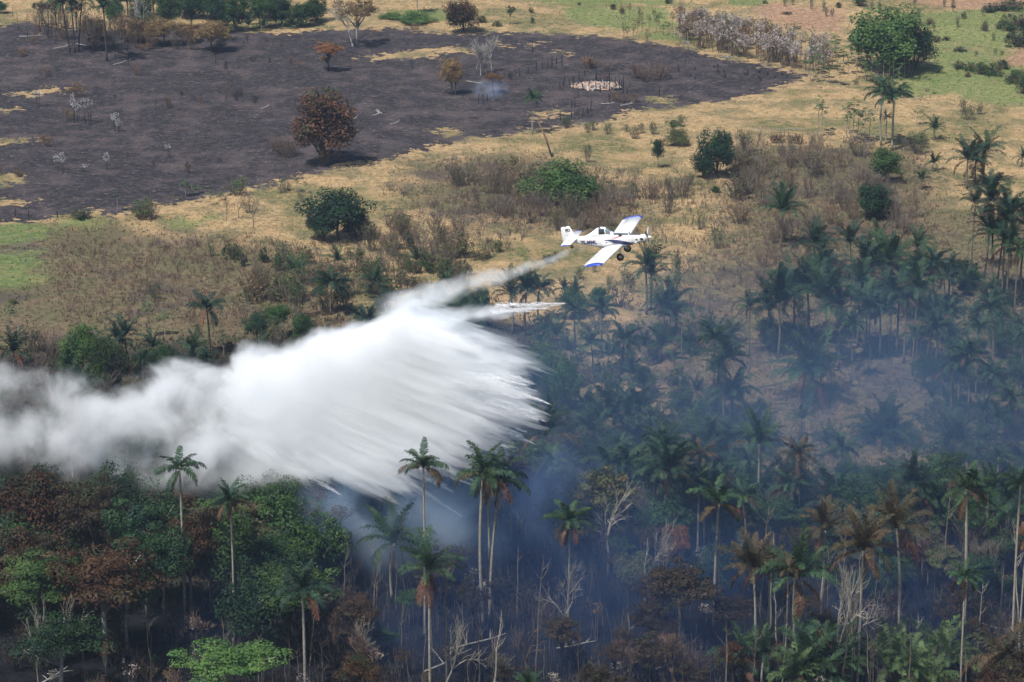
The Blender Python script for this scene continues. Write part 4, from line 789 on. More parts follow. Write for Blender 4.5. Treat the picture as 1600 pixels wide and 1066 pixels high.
for poly_, n_ in (([(560, 350), (760, 300), (860, 330), (800, 400), (560, 440), (420, 400)], 900), ([(690, 245), (1000, 270), (1000, 380), (720, 330)], 800), ([(1000, 330), (1150, 225), (1440, 235), (1480, 380), (1420, 440), (1060, 440)], 1800), ([(80, 380), (420, 370), (560, 430), (540, 510), (100, 520)], 1000), ([(1060, 440), (1600, 400), (1600, 720), (1100, 720)], 1500)):
    joined('scrub', M['purple'] if n_ != 1000 else M['brownwood'], n_, poly_, brush, 'wispy leafless grey-brown scrub over the rough pasture')
def lit(mb, g, x, y):
    z = float(hgt(x, y)); a = g.uniform(0, 3.14); L = g.uniform(.3, 1.6)
    mb.tube([(x, y, z + .03), (x + math.cos(a) * L, y + math.sin(a) * L, z + .06 + g.random() * .15)], [.04, .02], 3, 0, False)
joined('debris', M['silver'], 800, [(10, 60), (540, 60), (1200, 120), (900, 185), (300, 300), (0, 330)], lit, 'pale unburnt sticks on the charred field')
joined('debris', M['char'], 900, [(10, 60), (540, 60), (1200, 120), (900, 185), (300, 300), (0, 330)], lit, 'charred sticks on the field')

# ------------------------------------------------------------------ posts, ruin, logs
def post(px, py, h=1.5, lean=None, m='char'):
    p = at_z(px, py); mb = MB(); lx, ly = random.gauss(0, .1), random.gauss(0, .1)
    mb.tube([(0, 0, -.2), (lx * .5, ly * .5, h * .55), (lx, ly, h)], [.11, .09, .07], 5)
    o = link('fence_post', mb.mesh('fence_post', M[m]), loc=(p.x, p.y, float(hgt(p.x, p.y))))
    THINGS.append([o, px, py, 'charred leaning fence post' if abs(lx) > .1 else 'charred fence post', 'post', 'burnt fence posts']); return o
for px, py in [(748, 158), (762, 155), (772, 150), (787, 147), (755, 160), (812, 122), (825, 118), (838, 113), (848, 110), (856, 107), (863, 104), (870, 101), (878, 99), (893, 166), (898, 166), (876, 184), (888, 196), (903, 152), (1030, 150), (643, 192), (645, 106), (832, 84), (1061, 112), (1070, 106),
               (880, 142), (881, 134), (905, 126), (908, 134), (920, 140), (938, 146), (940, 132), (952, 130), (971, 140), (974, 146), (980, 148), (984, 136), (893, 184), (910, 180), (918, 176), (923, 170), (931, 122), (913, 118), (45, 340), (24, 336), (90, 338), (952, 160), (875, 140), (932, 128), (944, 142), (962, 134)]:
    post(px, py, random.uniform(1.3, 2.4))
# rail fence remains on the burn
def rail_fence(pts, h, look, m='char', rails=2):
    p0 = at_z(*pts[0]); o = bpy.data.objects.new('rail_fence', None); COL.objects.link(o); o.location = (p0.x, p0.y, float(hgt(p0.x, p0.y)))
    Q = [at_z(*p) - p0 for p in pts]
    for q_ in Q:
        mb = MB(); mb.tube([(q_.x, q_.y, -.2), (q_.x + .04, q_.y, h)], [.09, .07], 5); link('post', mb.mesh('post', M[m]), o)
    for a, b_ in zip(Q[:-1], Q[1:]):
        for r_ in range(rails):
            z = h * (.9 - .42 * r_); mb = MB(); mb.tube([(a.x - .1, a.y, z), ((a.x + b_.x) / 2, (a.y + b_.y) / 2, z - .06), (b_.x + .1, b_.y, z + random.gauss(0, .06))], [.05] * 3, 4); link('rail', mb.mesh('rail', M[m]), o)
    THINGS.append([o, pts[0][0], pts[0][1], look, 'fence', None])
rail_fence([(861, 110), (869, 107), (878, 104)], 2.0, 'charred rail fence remains north of the ruin')
rail_fence([(1152, 250), (1164, 247), (1178, 246), (1189, 244)], 1.5, 'weathered dark rail fence beside the dark green tree', 'dbark', 3)
rail_fence([(1205, 222), (1218, 221), (1231, 222), (1243, 223), (1253, 226)], 1.9, 'overgrown old fence with brown dead creepers', 'brownwood', 2)
rail_fence([(1318, 224), (1334, 226), (1352, 227), (1366, 226)], 1.4, 'low brown fence under the umbrella leaved trees', 'brownwood', 3)
for px, yb in [(1208, 226), (1222, 226), (1236, 227), (1250, 228), (1214, 226), (1244, 228)]: twigs(px, yb, yb - 14, 14, 'brownwood', 'redbrown', look='dry creeper shrub on the old fence')
def log(px, py, L, ang, m=None, look=None, rad=.12, zup=.25):
    m = m or ('bark' if py > 560 and py < 660 else 'silver'); look = look or ('grey fallen log' if m == 'bark' else 'bleached fallen log')
    p = at_z(px, py); mb = MB(); g = random
    P_ = [(-L / 2, 0, .1), (-L * .1, g.gauss(0, .12), .14), (L * .25, g.gauss(0, .15), .2 + zup * .4), (L / 2, g.gauss(0, .2), .2 + zup)]
    mb.tube(P_, [rad, rad * .85, rad * .65, rad * .35], 5)
    for i in range(4):
        q_ = Vector(P_[2 if i % 2 else 1]); d = Vector((g.uniform(.2, 1), g.gauss(0, .8), g.uniform(.1, .8))) * L * .2; mb.tube([q_, q_ + d * .6, q_ + d + Vector((0, 0, -.1))], [rad * .5, rad * .3, rad * .15], 4)
    o = link('fallen_log', mb.mesh('fallen_log', M[m]), loc=(p.x, p.y, float(hgt(p.x, p.y))), rot=(0, 0, ang))
    THINGS.append([o, px, py, look, 'log', 'fallen logs'])
for px, py, L, a in [(98, 76, 5, .7), (50, 60, 6, 0), (130, 72, 5, -.8), (188, 100, 4, .8), (415, 170, 2.5, .9), (1212, 600, 6, .4), (1230, 612, 7, -.5), (1262, 624, 6, .9), (1292, 610, 5, -.7), (1352, 590, 8, .6), (1412, 596, 7, -.6), (1385, 610, 6, .2), (1240, 630, 6, .1), (925, 632, 5, .5), (962, 636, 4, -.2),
                 (740, 1010, 9, .5), (700, 1040, 8, .8), (1180, 1010, 5, -.9), (980, 166, 3, .3), (950, 163, 3, -.2), (1400, 580, 5, -.3), (1225, 640, 5, -.3), (560, 1080, 6, .9), (900, 1010, 5, .3), (80, 1060, 6, 1.0), (1050, 1040, 5, .6), (1560, 980, 5, -.7)]: log(px, py, L, a)
for px, py, L in [(588, 180, 1.6), (552, 186, 1.6), (617, 194, 1.8), (240, 330, 1.5), (712, 246, 1.5)]:
    for k in range(4 if px == 588 else 1): log(px + k * 1.5, py - k, L * 1.2, .5 + k * .6, 'tanwood' if 'tanwood' in M else 'silver', 'short bleached broken branch', .13, .6)
log(742, 128, 5, -.75, 'silver', 'thin fallen pale trunk beside the golden brown tree', .12, .1)
# leaning dead trunk
o = bpy.data.objects.new('leaning_trunk', None)
p0 = at_z(863, 246); p1 = at_y(841, 190, p0.y); mb = MB(); dlt = p1 - p0
mb.tube([(0, 0, -.3), tuple(dlt * .5 + Vector((.15, 0, 0))), tuple(dlt)], [.2, .17, .12], 6)
o = link('leaning_trunk', mb.mesh('leaning_trunk', M['brownwood'], True), loc=(p0.x, p0.y, float(hgt(p0.x, p0.y)))); THINGS.append([o, 863, 246, 'leaning dead palm trunk behind the green mound', 'dead trunk', None])
# ruined hut
pr = at_z(932, 137); o = bpy.data.objects.new('ruined_hut', None); COL.objects.link(o); o.location = (pr.x, pr.y, float(hgt(pr.x, pr.y)))
g = random.Random(12); tiles = []
for k in range(3):
    mb = MB(); L, Wd = [(1.2, .5), (.8, .6), (1.6, .35)][k]; mb.box((0, 0, .06), (L / 2, Wd / 2, .05)); tiles.append(mb.mesh('roof_fragment', M['silver'] if k < 2 else M['brownwood']))
rb = plain('fired_roof_clay', (.42, .27, .20), .9, var=.3)
for k in range(190):
    a, r_ = g.uniform(0, 6.28), g.random() ** .6; x, y = math.cos(a) * r_ * 5.6, math.sin(a) * r_ * 3.6
    link('roof_fragment', tiles[g.randrange(3)], o, (x, y, .12 + .5 * (1 - r_) * g.random()), (g.gauss(0, .35), g.gauss(0, .35), g.uniform(0, 3.14)), mat=rb if g.random() < .45 else M['paleleaf'] if g.random() < .3 else M['silver'])
for k in range(12):
    a = k * .52; mb = MB(); hh = g.uniform(1.2, 2.8); mb.tube([(0, 0, -.2), (g.gauss(0, .1), 0, hh)], [.1, .07], 5); link('charred_stud', mb.mesh('charred_stud', M['char']), o, (math.cos(a) * 5.9, math.sin(a) * 4.0, 0))
THINGS.append([o, 932, 137, 'burnt down hut of pale broken roofing and charred studs', 'ruin', None])
pl = at_z(906, 114); o = bpy.data.objects.new('roof_lattice', None); COL.objects.link(o); o.location = (pl.x, pl.y, float(hgt(pl.x, pl.y)) + .4); o.rotation_euler = (R(30), R(-8), R(18)); o.scale = (.8, .8, .8)
for k in range(7): mb = MB(); mb.tube([(-2.6 + k * .87, -1.4, 0), (-2.6 + k * .87, 1.6, .05)], [.04, .03], 4); link('rafter', mb.mesh('rafter', M['bark']), o)
for k in range(4): mb = MB(); mb.tube([(-3, -1.3 + k * .9, .07), (3.1, -1.2 + k * .9, .07)], [.04, .03], 4); link('batten', mb.mesh('batten', M['bark']), o)
THINGS.append([o, 906, 114, 'bleached roof frame collapsed beside the burnt hut', 'roof frame', None])
# long pale pole lying on posts
p0 = at_z(1152, 214); p1 = at_z(1262, 212)
o = bpy.data.objects.new('pole_fence', None); COL.objects.link(o); o.location = (p0.x, p0.y, float(hgt(p0.x, p0.y))); d = p1 - p0
mb = MB(); mb.tube([(0, 0, 1.0), (d.x / 2, d.y / 2, 1.0), (d.x, d.y, 1.1)], [.05] * 3, 5); link('rail', mb.mesh('rail', M['silver']), o)
for k in range(4): mb = MB(); q_ = d * (k / 3); mb.tube([(q_.x, q_.y, -.2), (q_.x, q_.y, 1.05)], [.07, .06], 5); link('post', mb.mesh('post', M['brownwood']), o)
THINGS.append([o, 1155, 214, 'long single pale rail on low posts across dry grass', 'fence', None])

# ------------------------------------------------------------------ the aircraft
PY = 338.0
AC = at_y(954, 375, PY)
HEAD, PITCH, ROLL, ACS = R(-19), R(9.0), R(4.5), .97
ac = bpy.data.objects.new('crop_duster_aircraft', None); COL.objects.link(ac)
Mx = Matrix.Rotation(HEAD, 4, 'Z') @ Matrix.Rotation(-PITCH, 4, 'Y') @ Matrix.Rotation(ROLL, 4, 'X')
ac.rotation_euler = Mx.to_euler(); ac.location = AC; ac.scale = (ACS,) * 3
ac['label'] = 'white single propeller firefighting plane with navy stripes and blue wing tips'; ac['category'] = 'aircraft'
SEC = [(4.75, .02, .30, .30), (4.6, .0, .40, .42), (4.1, -.02, .44, .46), (3.2, -.05, .50, .58), (2.0, -.13, .58, .82), (.8, -.12, .60, .94), (-.4, -.10, .60, .94), (-1.6, -.02, .56, .84), (-2.8, .10, .46, .66), (-4.0, .20, .32, .50), (-5.2, .30, .18, .36), (-5.9, .36, .08, .26)]
SX = [s[0] for s in SEC][::-1]
def sec(x): return [float(np.interp(x, SX, [s[i] for s in SEC][::-1])) for i in (1, 2, 3)]
def fus(x, a, off=0.0):
    zc, w, h = sec(x); c, s_ = math.cos(a), math.sin(a); e = 2 / 2.7
    return Vector((x, (w + off) * math.copysign(abs(c) ** e, c), zc + (h + off) * math.copysign(abs(s_) ** e, s_)))
def side(x, z, off=.012, sgn=-1):
    zc, w, h = sec(x); k = min(1, abs((z - zc) / h)); return Vector((x, sgn * (w * (1 - k ** 2.7) ** (1 / 2.7) + off), z))
def loft(rings, mb=None, closed=True, cap=True, mi=0):
    mb = mb or MB(); k = len(rings[0]); V = [v for r_ in rings for v in r_]; Fc = []
    for i in range(len(rings) - 1):
        for j in range(k if closed else k - 1): j2 = (j + 1) % k; Fc.append((i * k + j, (i + 1) * k + j, (i + 1) * k + j2, i * k + j2))
    if cap: Fc.append(tuple(range(k))); Fc.append(tuple((len(rings) - 1) * k + j for j in range(k))[::-1])
    mb.add(V, Fc, mi); return mb
xs = np.linspace(4.75, -5.9, 44)
link('fuselage', loft([[fus(x, 2 * math.pi * j / 28) for j in range(28)] for x in xs]).mesh('fuselage', M['paint'], True), ac)
# cockpit: half-ellipse sections sitting on the fuselage
CK = [(.55, .10, .30), (.30, .26, .36), (-.15, .62, .42), (-.45, .84, .45), (-.9, .95, .46), (-1.4, .90, .45), (-1.9, .66, .42), (-2.4, .36, .36), (-2.9, .12, .28), (-3.3, .02, .22)]
CX = [c[0] for c in CK][::-1]
def ck(x, a, off=0.0):
    zc, w, h = sec(x); H_ = float(np.interp(x, CX, [c[1] for c in CK][::-1])); W_ = float(np.interp(x, CX, [c[2] for c in CK][::-1])); base = zc + h * .80
    c, s_ = math.cos(a), math.sin(a); return Vector((x, (W_ + off) * math.copysign(abs(c) ** .75, c), base + (H_ + h * .2 + off) * max(0, s_) ** .8))
link('cockpit_fairing', loft([[ck(x, math.pi * j / 16) for j in range(17)] for x in np.linspace(.55, -3.3, 36)], closed=False, cap=False).mesh('cockpit_fairing', M['paint'], True), ac)
def patch(f, us, vs_, mat, name, parent=ac):
    mb = MB(); rows = [[f(u, v) for v in vs_] for u in us]; k = len(vs_); V = [p for r_ in rows for p in r_]
    mb.add(V, [(i * k + j, (i + 1) * k + j, (i + 1) * k + j + 1, i * k + j + 1) for i in range(len(us) - 1) for j in range(k - 1)])
    o = link(name, mb.mesh(name, mat, True), parent); so = o.modifiers.new('thickness', 'SOLIDIFY'); so.thickness = .008; so.offset = 0; return o
for sg, nm in ((-1, 'side_window'), (1, 'side_window')):
    a0, a1 = (R(-8 + 180) if sg < 0 else R(8)), (R(128) if sg < 0 else R(52))
    lo_, hi_ = R(12), R(62)
    f = (lambda sg: lambda u, v: ck(-.50 - .72 * u - .10 * (1 - v) * (u - .5), (math.pi - (lo_ + (hi_ - lo_) * v)) if sg > 0 and False else ((lo_ + (hi_ - lo_) * v) if sg > 0 else math.pi - (lo_ + (hi_ - lo_) * v)), .014))(sg)
    patch(f, np.linspace(0, 1, 8), np.linspace(0, 1, 8), M['glass'], nm)
    f = (lambda sg: lambda u, v: ck(.22 - .58 * u, ((R(16) + R(50) * v) if sg > 0 else math.pi - (R(16) + R(50) * v)), .014))(sg)
    patch(f, np.linspace(0, 1, 8), np.linspace(0, 1, 8), M['windglass'], 'windscreen_side')
patch(lambda u, v: ck(.24 - .58 * u, R(72) + R(36) * v, .014), np.linspace(0, 1, 8), np.linspace(0, 1, 8), M['windglass'], 'windscreen')
patch(lambda u, v: ck(-1.05 - .22 * u, R(84) + R(30) * v, .014), np.linspace(0, 1, 4), np.linspace(0, 1, 5), M['glass'], 'roof_vent')
# dark hopper deck on the spine
patch(lambda u, v: fus(.62 + 1.85 * u, R(58) + R(64) * v, .012), np.linspace(0, 1, 8), np.linspace(0, 1, 10), M['greyp'], 'hopper_deck')
patch(lambda u, v: fus(2.62 + 1.4 * u, R(66) + R(48) * v, .012), np.linspace(0, 1, 8), np.linspace(0, 1, 10), M['greyp'], 'engine_deck')
mb = MB(); mb.box((2.54, 0, .74), (.05, .22, .16)); link('filler_cap', mb.mesh('filler_cap', M['paint']), ac)
mb = MB(); mb.box((1.5, -.40, .68), (.20, .10, .08)); link('intake_scoop', mb.mesh('intake_scoop', M['black']), ac)
# navy stripes
def stripe(xa, xb, zf, tf, mat, nm, sg=-1, off=.012):
    f = lambda u, v: side(xa + (xb - xa) * u, zf(u) + tf(u) * (v - .5), off, sg); return patch(f, np.linspace(0, 1, 26), np.linspace(0, 1, 7), mat, nm)
for sg in (-1, 1):
    stripe(-.6, 2.9, lambda u: .17 - .60 * u ** 1.8, lambda u: .04 + .21 * math.sin(math.pi * min(1, u * 1.05)) ** .8, M['navy'], 'navy_stripe', sg)
    stripe(-.1, 3.0, lambda u: -.05 - .48 * u ** 1.6, lambda u: .03 + .15 * math.sin(math.pi * min(1, u * 1.02)) ** .8, M['navy'], 'navy_stripe', sg)
    stripe(.3, 2.8, lambda u: -.22 - .40 * u ** 1.5, lambda u: .03 + .20 * math.sin(math.pi * min(1, u)) ** .8, M['navy'], 'navy_stripe', sg)
    stripe(2.2, 4.3, lambda u: -.72 + .33 * u, lambda u: .10 * (1 - u) + .01, M['navy'], 'navy_stripe', sg)
def text(body, x0, z0, size, mat, mapf, name):
    cu = bpy.data.curves.new(name, 'FONT'); cu.body = body; cu.size = size; cu.resolution_u = 3; cu.offset = .02
    tmp = bpy.data.objects.new('tmp', cu); COL.objects.link(tmp); bpy.context.view_layer.update()
    m2 = bpy.data.meshes.new_from_object(tmp.evaluated_get(bpy.context.evaluated_depsgraph_get())); bpy.data.objects.remove(tmp)
    m2.materials.clear(); m2.materials.append(mat)
    for v in m2.vertices: v.co = mapf(x0 + v.co.x, z0 + v.co.y)
    return link(name, m2, ac)
text('PS-MML', -3.85, -.22, .66, M['navy'], lambda x, z: side(x, z, .02), 'registration_letters')
mb = MB(); mb.box((0, 0, 0), (.01, .01, .01))
# logo panel, red strokes on the hopper side
for z0, x0_, ln in ((.42, .45, 1.2), (.30, .35, .8), (.52, 1.0, .7)):
    f = (lambda z0, x0_, ln: lambda u, v: side(x0_ + ln * u, z0 + .10 * u + .045 * (v - .5), .014))(z0, x0_, ln); patch(f, np.linspace(0, 1, 8), [0, 1], M['red'], 'red_emblem_stroke')
for x, z, r_ in ((3.55, -.02, .10), (4.2, .0, .15), (-.35, -.10, .07)):
    mb = MB(); c = side(x, z, .02); mb.add([c + Vector((math.cos(a) * r_ * 1.5, -.01, math.sin(a) * r_)) for a in np.linspace(0, 2 * math.pi, 13)[:-1]], [tuple(range(12))]); link('exhaust_port' if r_ > .12 else 'access_port', mb.mesh('port', M['black']), ac)
for xx in (3.0, 1.35, -.55, -2.4):
    f = (lambda xx: lambda u, v: fus(xx + .022 * u, -math.pi / 2 + 2 * math.pi * v * .999, .006))(xx)
    patch(f, [0, 1], np.linspace(0, 1, 30), M['greyp'] if False else plain('seam_grey', (.42, .43, .46), .5) if 'seam_grey' not in bpy.data.materials else bpy.data.materials['seam_grey'], 'panel_seam')
stripe(1.2, 3.3, lambda u: -.30 + .02 * u, lambda u: .03 + .10 * u, plain('exhaust_soot', (.40, .39, .38), .8), 'soot_streak', -1, .010)
# wings
def airfoil(c, t_, x0, y, z, inc=R(2)):
    pts = []
    for k in range(18):
        a = 2 * math.pi * k / 18; xx = .5 + .5 * math.cos(a); th = t_ * (1.48 * math.sqrt(xx) - .63 * xx - 1.758 * xx ** 2 + 1.421 * xx ** 3 - .507 * xx ** 4) * 2
        zz = (th * c / 2 * (1 if a <= math.pi else -1)) + .03 * c * math.sin(math.pi * xx); dx, dz = -(xx * c), zz
        pts.append(Vector((x0 + dx * math.cos(inc) + dz * math.sin(inc), y, z + dz * math.cos(inc) + dx * math.sin(inc))))
    return pts
WX, WC, SP = 1.60, 2.45, 9.0
for sg in (-1, 1):
    yz = lambda s_: (sg * s_, -.70 + (s_ - .5) * math.tan(R(3.8)))
    rings = [airfoil(WC * c, .16, WX + dx, *yz(s_)) for s_, c, dx in ((.35, 1.0, 0), (.55, 1, 0), (3, 1, 0), (6, 1, 0), (SP - .505, 1, 0))]
    link('wing', loft(rings).mesh('wing', M['paint'], True), ac)
    tip = [airfoil(WC * c, .16 * k, WX + dx, *yz(s_)) for s_, c, dx, k in ((SP - .50, 1.004, .004, 1.02), (SP - .1, 1.0, 0, .95), (SP + .1, .94, -.08, .7), (SP + .25, .78, -.30, .35))]
    tp = link('wing_tip', loft(tip).mesh('wing_tip', M['blue'], True), ac)
    for s0, s1, nm in ((.9, 4.4, 'flap'), (4.5, SP - .6, 'aileron')):
        mb = MB(); ya, za = yz(s0); yb_, zb_ = yz(s1); xt = WX - WC - .12
        V = [Vector((xt + .46, ya, za - .06)), Vector((xt, ya, za - .10)), Vector((xt, yb_, zb_ - .10)), Vector((xt + .46, yb_, zb_ - .06)), Vector((xt + .46, ya, za + .04)), Vector((xt, ya, za - .07)), Vector((xt, yb_, zb_ - .07)), Vector((xt + .46, yb_, zb_ + .04))]
        mb.add(V, [(0, 1, 2, 3), (7, 6, 5, 4), (0, 4, 5, 1), (1, 5, 6, 2), (2, 6, 7, 3), (3, 7, 4, 0)]); link(nm, mb.mesh(nm, M['paint']), ac)
    # grey writing-like walkway marks on the wing top
    mb = MB()
    for k in range(5):
        ya, za = yz(4.0 + k * .32); x_ = WX - .75; z_ = za + .215
        mb.box((x_, ya, z_), (.16, .10, .006))
    link('wing_marking', mb.mesh('wing_marking', plain('grey_print', (.35, .38, .45), .5) if 'grey_print' not in bpy.data.materials else bpy.data.materials['grey_print']), ac)
    mb = MB()
    for xx in (.35, .72): ya, za = yz(.8); yb2, zb2 = yz(SP - .6); mb.tube([(WX - WC * xx, ya, za + (.205 if xx < .5 else .115)), (WX - WC * xx, yb2, zb2 + (.205 if xx < .5 else .115))], [.012] * 2, 4)
    link('panel_seam', mb.mesh('panel_seam', bpy.data.materials['grey_print']), ac)
    # dark gap fairing where wing meets the body
    mb = MB(); mb.tube([Vector((WX - .1 - WC * u, sg * (.63 + .10 * math.sin(math.pi * u)), -.62 + .22 * math.sin(math.pi * min(1, u * 1.2)))) for u in np.linspace(0, 1.15, 12)], [.035] * 12, 6); link('root_seal', mb.mesh('root_seal', M['greyp'], True), ac)
    # landing gear
    wx, wy, wz = 1.45, sg * 1.60, -1.80
    mb = MB(); mb.tube([(1.3, sg * .55, -.85), (1.40, sg * 1.15, -1.4), (wx, wy - sg * .12, wz)], [.10, .085, .07], 8); link('gear_leg', mb.mesh('gear_leg', M['paint'], True), ac)
    mb = MB(); mb.tube([(.8, sg * .55, -.85), (1.1, sg * 1.1, -1.4), (wx - .05, wy - sg * .16, wz)], [.045, .04, .04], 6); link('gear_brace', mb.mesh('gear_brace', M['paint'], True), ac)
    mb = MB(); prof = [(.26, -.14), (.40, -.15), (.47, -.09), (.49, 0), (.47, .09), (.40, .15), (.26, .14)]
    loft([[Vector((wx + r_ * math.cos(a), wy + d, wz + r_ * math.sin(a))) for r_, d in prof] for a in np.linspace(0, 2 * math.pi, 29)], mb, True, False); wh = link('wheel', mb.mesh('wheel', M['rubber'], True), ac)
    mb = MB(); loft([[Vector((wx + r_ * math.cos(a), wy + d, wz + r_ * math.sin(a))) for a in np.linspace(0, 2 * math.pi, 21)[:-1]] for r_, d in ((.02, -.12), (.12, -.12), (.15, -.07), (.265, -.10), (.265, .10), (.15, .07), (.02, .12))], mb, True, True); link('hub', mb.mesh('hub', M['steel'], True), wh)
    # tailplane
    rings = [airfoil(c, .10, x0, sg * y, .52 + (.0), 0) for y, c, x0 in ((.05, 1.55, -4.25), (.5, 1.5, -4.30), (2.55, 1.25, -4.50))]
    link('tailplane', loft(rings).mesh('tailplane', M['paint'], True), ac)
    rings = [airfoil(c, .10 * k, x0, sg * y, .52, 0) for y, c, x0, k in ((2.555, 1.255, -4.497, 1.03), (2.75, 1.15, -4.56, .9), (2.86, .95, -4.66, .5))]
    link('tailplane_tip', loft(rings).mesh('tailplane_tip', M['blue'], True), ac)
    mb = MB(); mb.tube([(-5.3, sg * .08, -.02), (-5.0, sg * 1.3, .48)], [.03, .03], 5); link('tail_strut', mb.mesh('tail_strut', M['paint']), ac)
# fin and rudder
def fin_ring(z, xf, xr, t_): return [Vector((xf - (xf - xr) * (.5 - .5 * math.cos(math.pi * k / 7)), sgn * t_ * math.sin(math.pi * (.08 + .84 * k / 7)), z)) for sgn, ks in ((1, range(8)), (-1, range(7, -1, -1))) for k in ks]
link('fin', loft([fin_ring(z, xf, xr, t_) for z, xf, xr, t_ in ((.50, -4.15, -5.55, .09), (.85, -4.45, -5.55, .08), (1.3, -4.70, -5.55, .07), (1.9, -4.95, -5.55, .06), (2.12, -5.05, -5.52, .05), (2.18, -5.15, -5.45, .02))]).mesh('fin', M['paint'], True), ac)
link('rudder', loft([fin_ring(z, xf, xr, t_) for z, xf, xr, t_ in ((.05, -5.60, -6.20, .05), (.30, -5.57, -6.30, .06), (1.3, -5.57, -6.30, .055), (2.0, -5.57, -6.25, .045), (2.10, -5.60, -6.10, .02))]).mesh('rudder', M['paint'], True), ac)
text('PD', -5.70, 1.45, .50, M['black'], lambda x, z: Vector((x, -.075, z)), 'fin_letters')
patch(lambda u, v: Vector((-5.85 + .5 * u, -.082, 1.05 + .05 * math.sin(u * 9) + .04 * v)), np.linspace(0, 1, 9), [0, 1], bpy.data.materials['grey_print'], 'fin_scribble')
mb = MB(); mb.tube([(-4.9, 0, -.05), (-5.15, 0, -.5)], [.05, .04], 6); link('tail_gear_leg', mb.mesh('tail_gear_leg', M['paint']), ac)
mb = MB(); loft([[Vector((-5.2 + r_ * math.cos(a), d, -.58 + r_ * math.sin(a))) for r_, d in ((.10, -.06), (.20, -.07), (.23, 0), (.20, .07), (.10, .06))] for a in np.linspace(0, 2 * math.pi, 21)], mb, True, False); link('tail_wheel', mb.mesh('tail_wheel', M['rubber'], True), ac)
# spinner and propeller
link('spinner', loft([[Vector((4.78 + x, r_ * math.cos(a), .02 + r_ * math.sin(a))) for a in np.linspace(0, 2 * math.pi, 19)[:-1]] for x, r_ in ((0, .29), (.12, .28), (.35, .20), (.55, .10), (.64, .02))]).mesh('spinner', M['paint'], True), ac)
for k in range(5):
    mb = MB(); rings = []
    for s_ in np.linspace(.2, 1.45, 8):
        c = .13 * math.sin(math.pi * (.25 + .68 * (s_ / 1.45))) + .02; tw = R(58 - 34 * s_ / 1.45)
        rings.append([Vector((4.92 + c * math.sin(tw) * q_[0] + .015 * q_[1], c * math.cos(tw) * q_[0], s_)) for q_ in ((-1, 0), (0, 1), (1, 0), (0, -1))])
    loft(rings, mb); o = link('propeller_blade', mb.mesh('propeller_blade', M['steel'], True), ac, (0, 0, .02), (R(36 + 72 * k), 0, 0))
mb = MB(); mb.tube([(-1.6, -.2, -.75), (-1.62, -.2, -1.25)], [.03, .02], 5); link('antenna', mb.mesh('antenna', M['paint']), ac)
mb = MB(); mb.box((.6, 0, -1.02), (.55, .35, .14)); link('release_gate', mb.mesh('release_gate', M['greyp']), ac)
for sg in (-1, 1):
    mb = MB(); mb.tube([(3.9, sg * .42, -.30), (3.4, sg * .62, -.36), (3.15, sg * .68, -.38)], [.11, .11, .10], 8); link('exhaust_pipe', mb.mesh('exhaust_pipe', M['steel'], True), ac)

# ------------------------------------------------------------------ the dropped water
HEAD = R(-15); HX = Vector((math.cos(HEAD), math.sin(HEAD), 0)); HY = Vector((-math.sin(HEAD), math.cos(HEAD), 0))
PO = at_y(900, 560, PY + 1.5)
def on_plane(px, py):
    d = ray(px, py); c = Vector((0, 0, H)); t_ = (PO - c).dot(HY) / d.dot(HY); q_ = c + d * t_ - PO
    return q_.dot(HX), q_.z
wat = bpy.data.objects.new('water_drop', None); COL.objects.link(wat); wat.location = PO; wat.rotation_euler = (0, 0, HEAD)
wat['label'] = 'big white cloud of water released by the plane over the smoking forest'; wat['category'] = 'water cloud'
CC = np.array(on_plane(-216, 290))
OUT = [(640, 488), (705, 502), (755, 520), (808, 550), (842, 580), (866, 614), (848, 652), (812, 692), (784, 716), (745, 735), (712, 760), (660, 768), (610, 768), (560, 766), (500, 764), (440, 760), (400, 755), (300, 762), (200, 760), (100, 745), (0, 735), (-80, 740), (-160, 760)]
INN = [(630, 494), (600, 502), (560, 514), (470, 530), (380, 556), (300, 572), (200, 586), (120, 590), (60, 578), (0, 570), (-60, 575), (-120, 590)]
def pol(pts):
    q_ = np.array([on_plane(*p) for p in pts]) - CC; return np.arctan2(-q_[:, 1], q_[:, 0]), np.hypot(q_[:, 0], q_[:, 1])
to, ro = pol(OUT); ti, ri = pol(INN); ti, ri = np.maximum.accumulate(ti), ri
T0, T1 = to.min() - .01, min(to.max(), ti.max()) - .01; RM = ro.max() * 1.02
def curve(t, x, xs_, ys_):
    n = t.new('ShaderNodeFloatCurve'); c = n.mapping.curves[0]; pts = list(zip(xs_, ys_))
    c.points[0].location = pts[0]; c.points[1].location = pts[-1]
    for p in pts[1:-1]: c.points.new(*p)
    for p in c.points: p.handle_type = 'VECTOR'
    n.mapping.use_clip = True; n.mapping.update(); t.put(n.inputs['Value'], x); return n.outputs[0]
K = 22; tt = np.linspace(0, 1, K); TH = T0 + (T1 - T0) * tt
def smooth(v): return np.interp(TH, *v)
so = np.argsort(to); Ro = np.interp(TH, to[so], ro[so]); Ri = np.interp(TH, ti, ri); Ri = np.minimum(Ri, Ro - .5)
def thick(th, r):  # half thickness (metres) across the flight line
    return 7.5
wm = bpy.data.materials.new('falling_water_mist'); wm.use_nodes = True; t = NT(wm.node_tree); t.n.clear(); out = t.new('ShaderNodeOutputMaterial')
P = t.obj(); x, y, z = t.xyz(P)
def dnoise(P, scale, amp): return t.vm('ADD', P, t.vm('MULTIPLY', t.vm('SUBTRACT', t.noisec(P, scale, 2), (.5, .5, .5)), (amp, amp, amp)))
dx, dz = t.sub(x, float(CC[0])), t.sub(float(CC[1]), z)
r_ = t.m('SQRT', t.add(t.mul(dx, dx), t.mul(dz, dz))); th = t.m('ARCTAN2', dz, dx)
tn = t.m('DIVIDE', t.sub(th, float(T0)), float(T1 - T0), clamp=True)
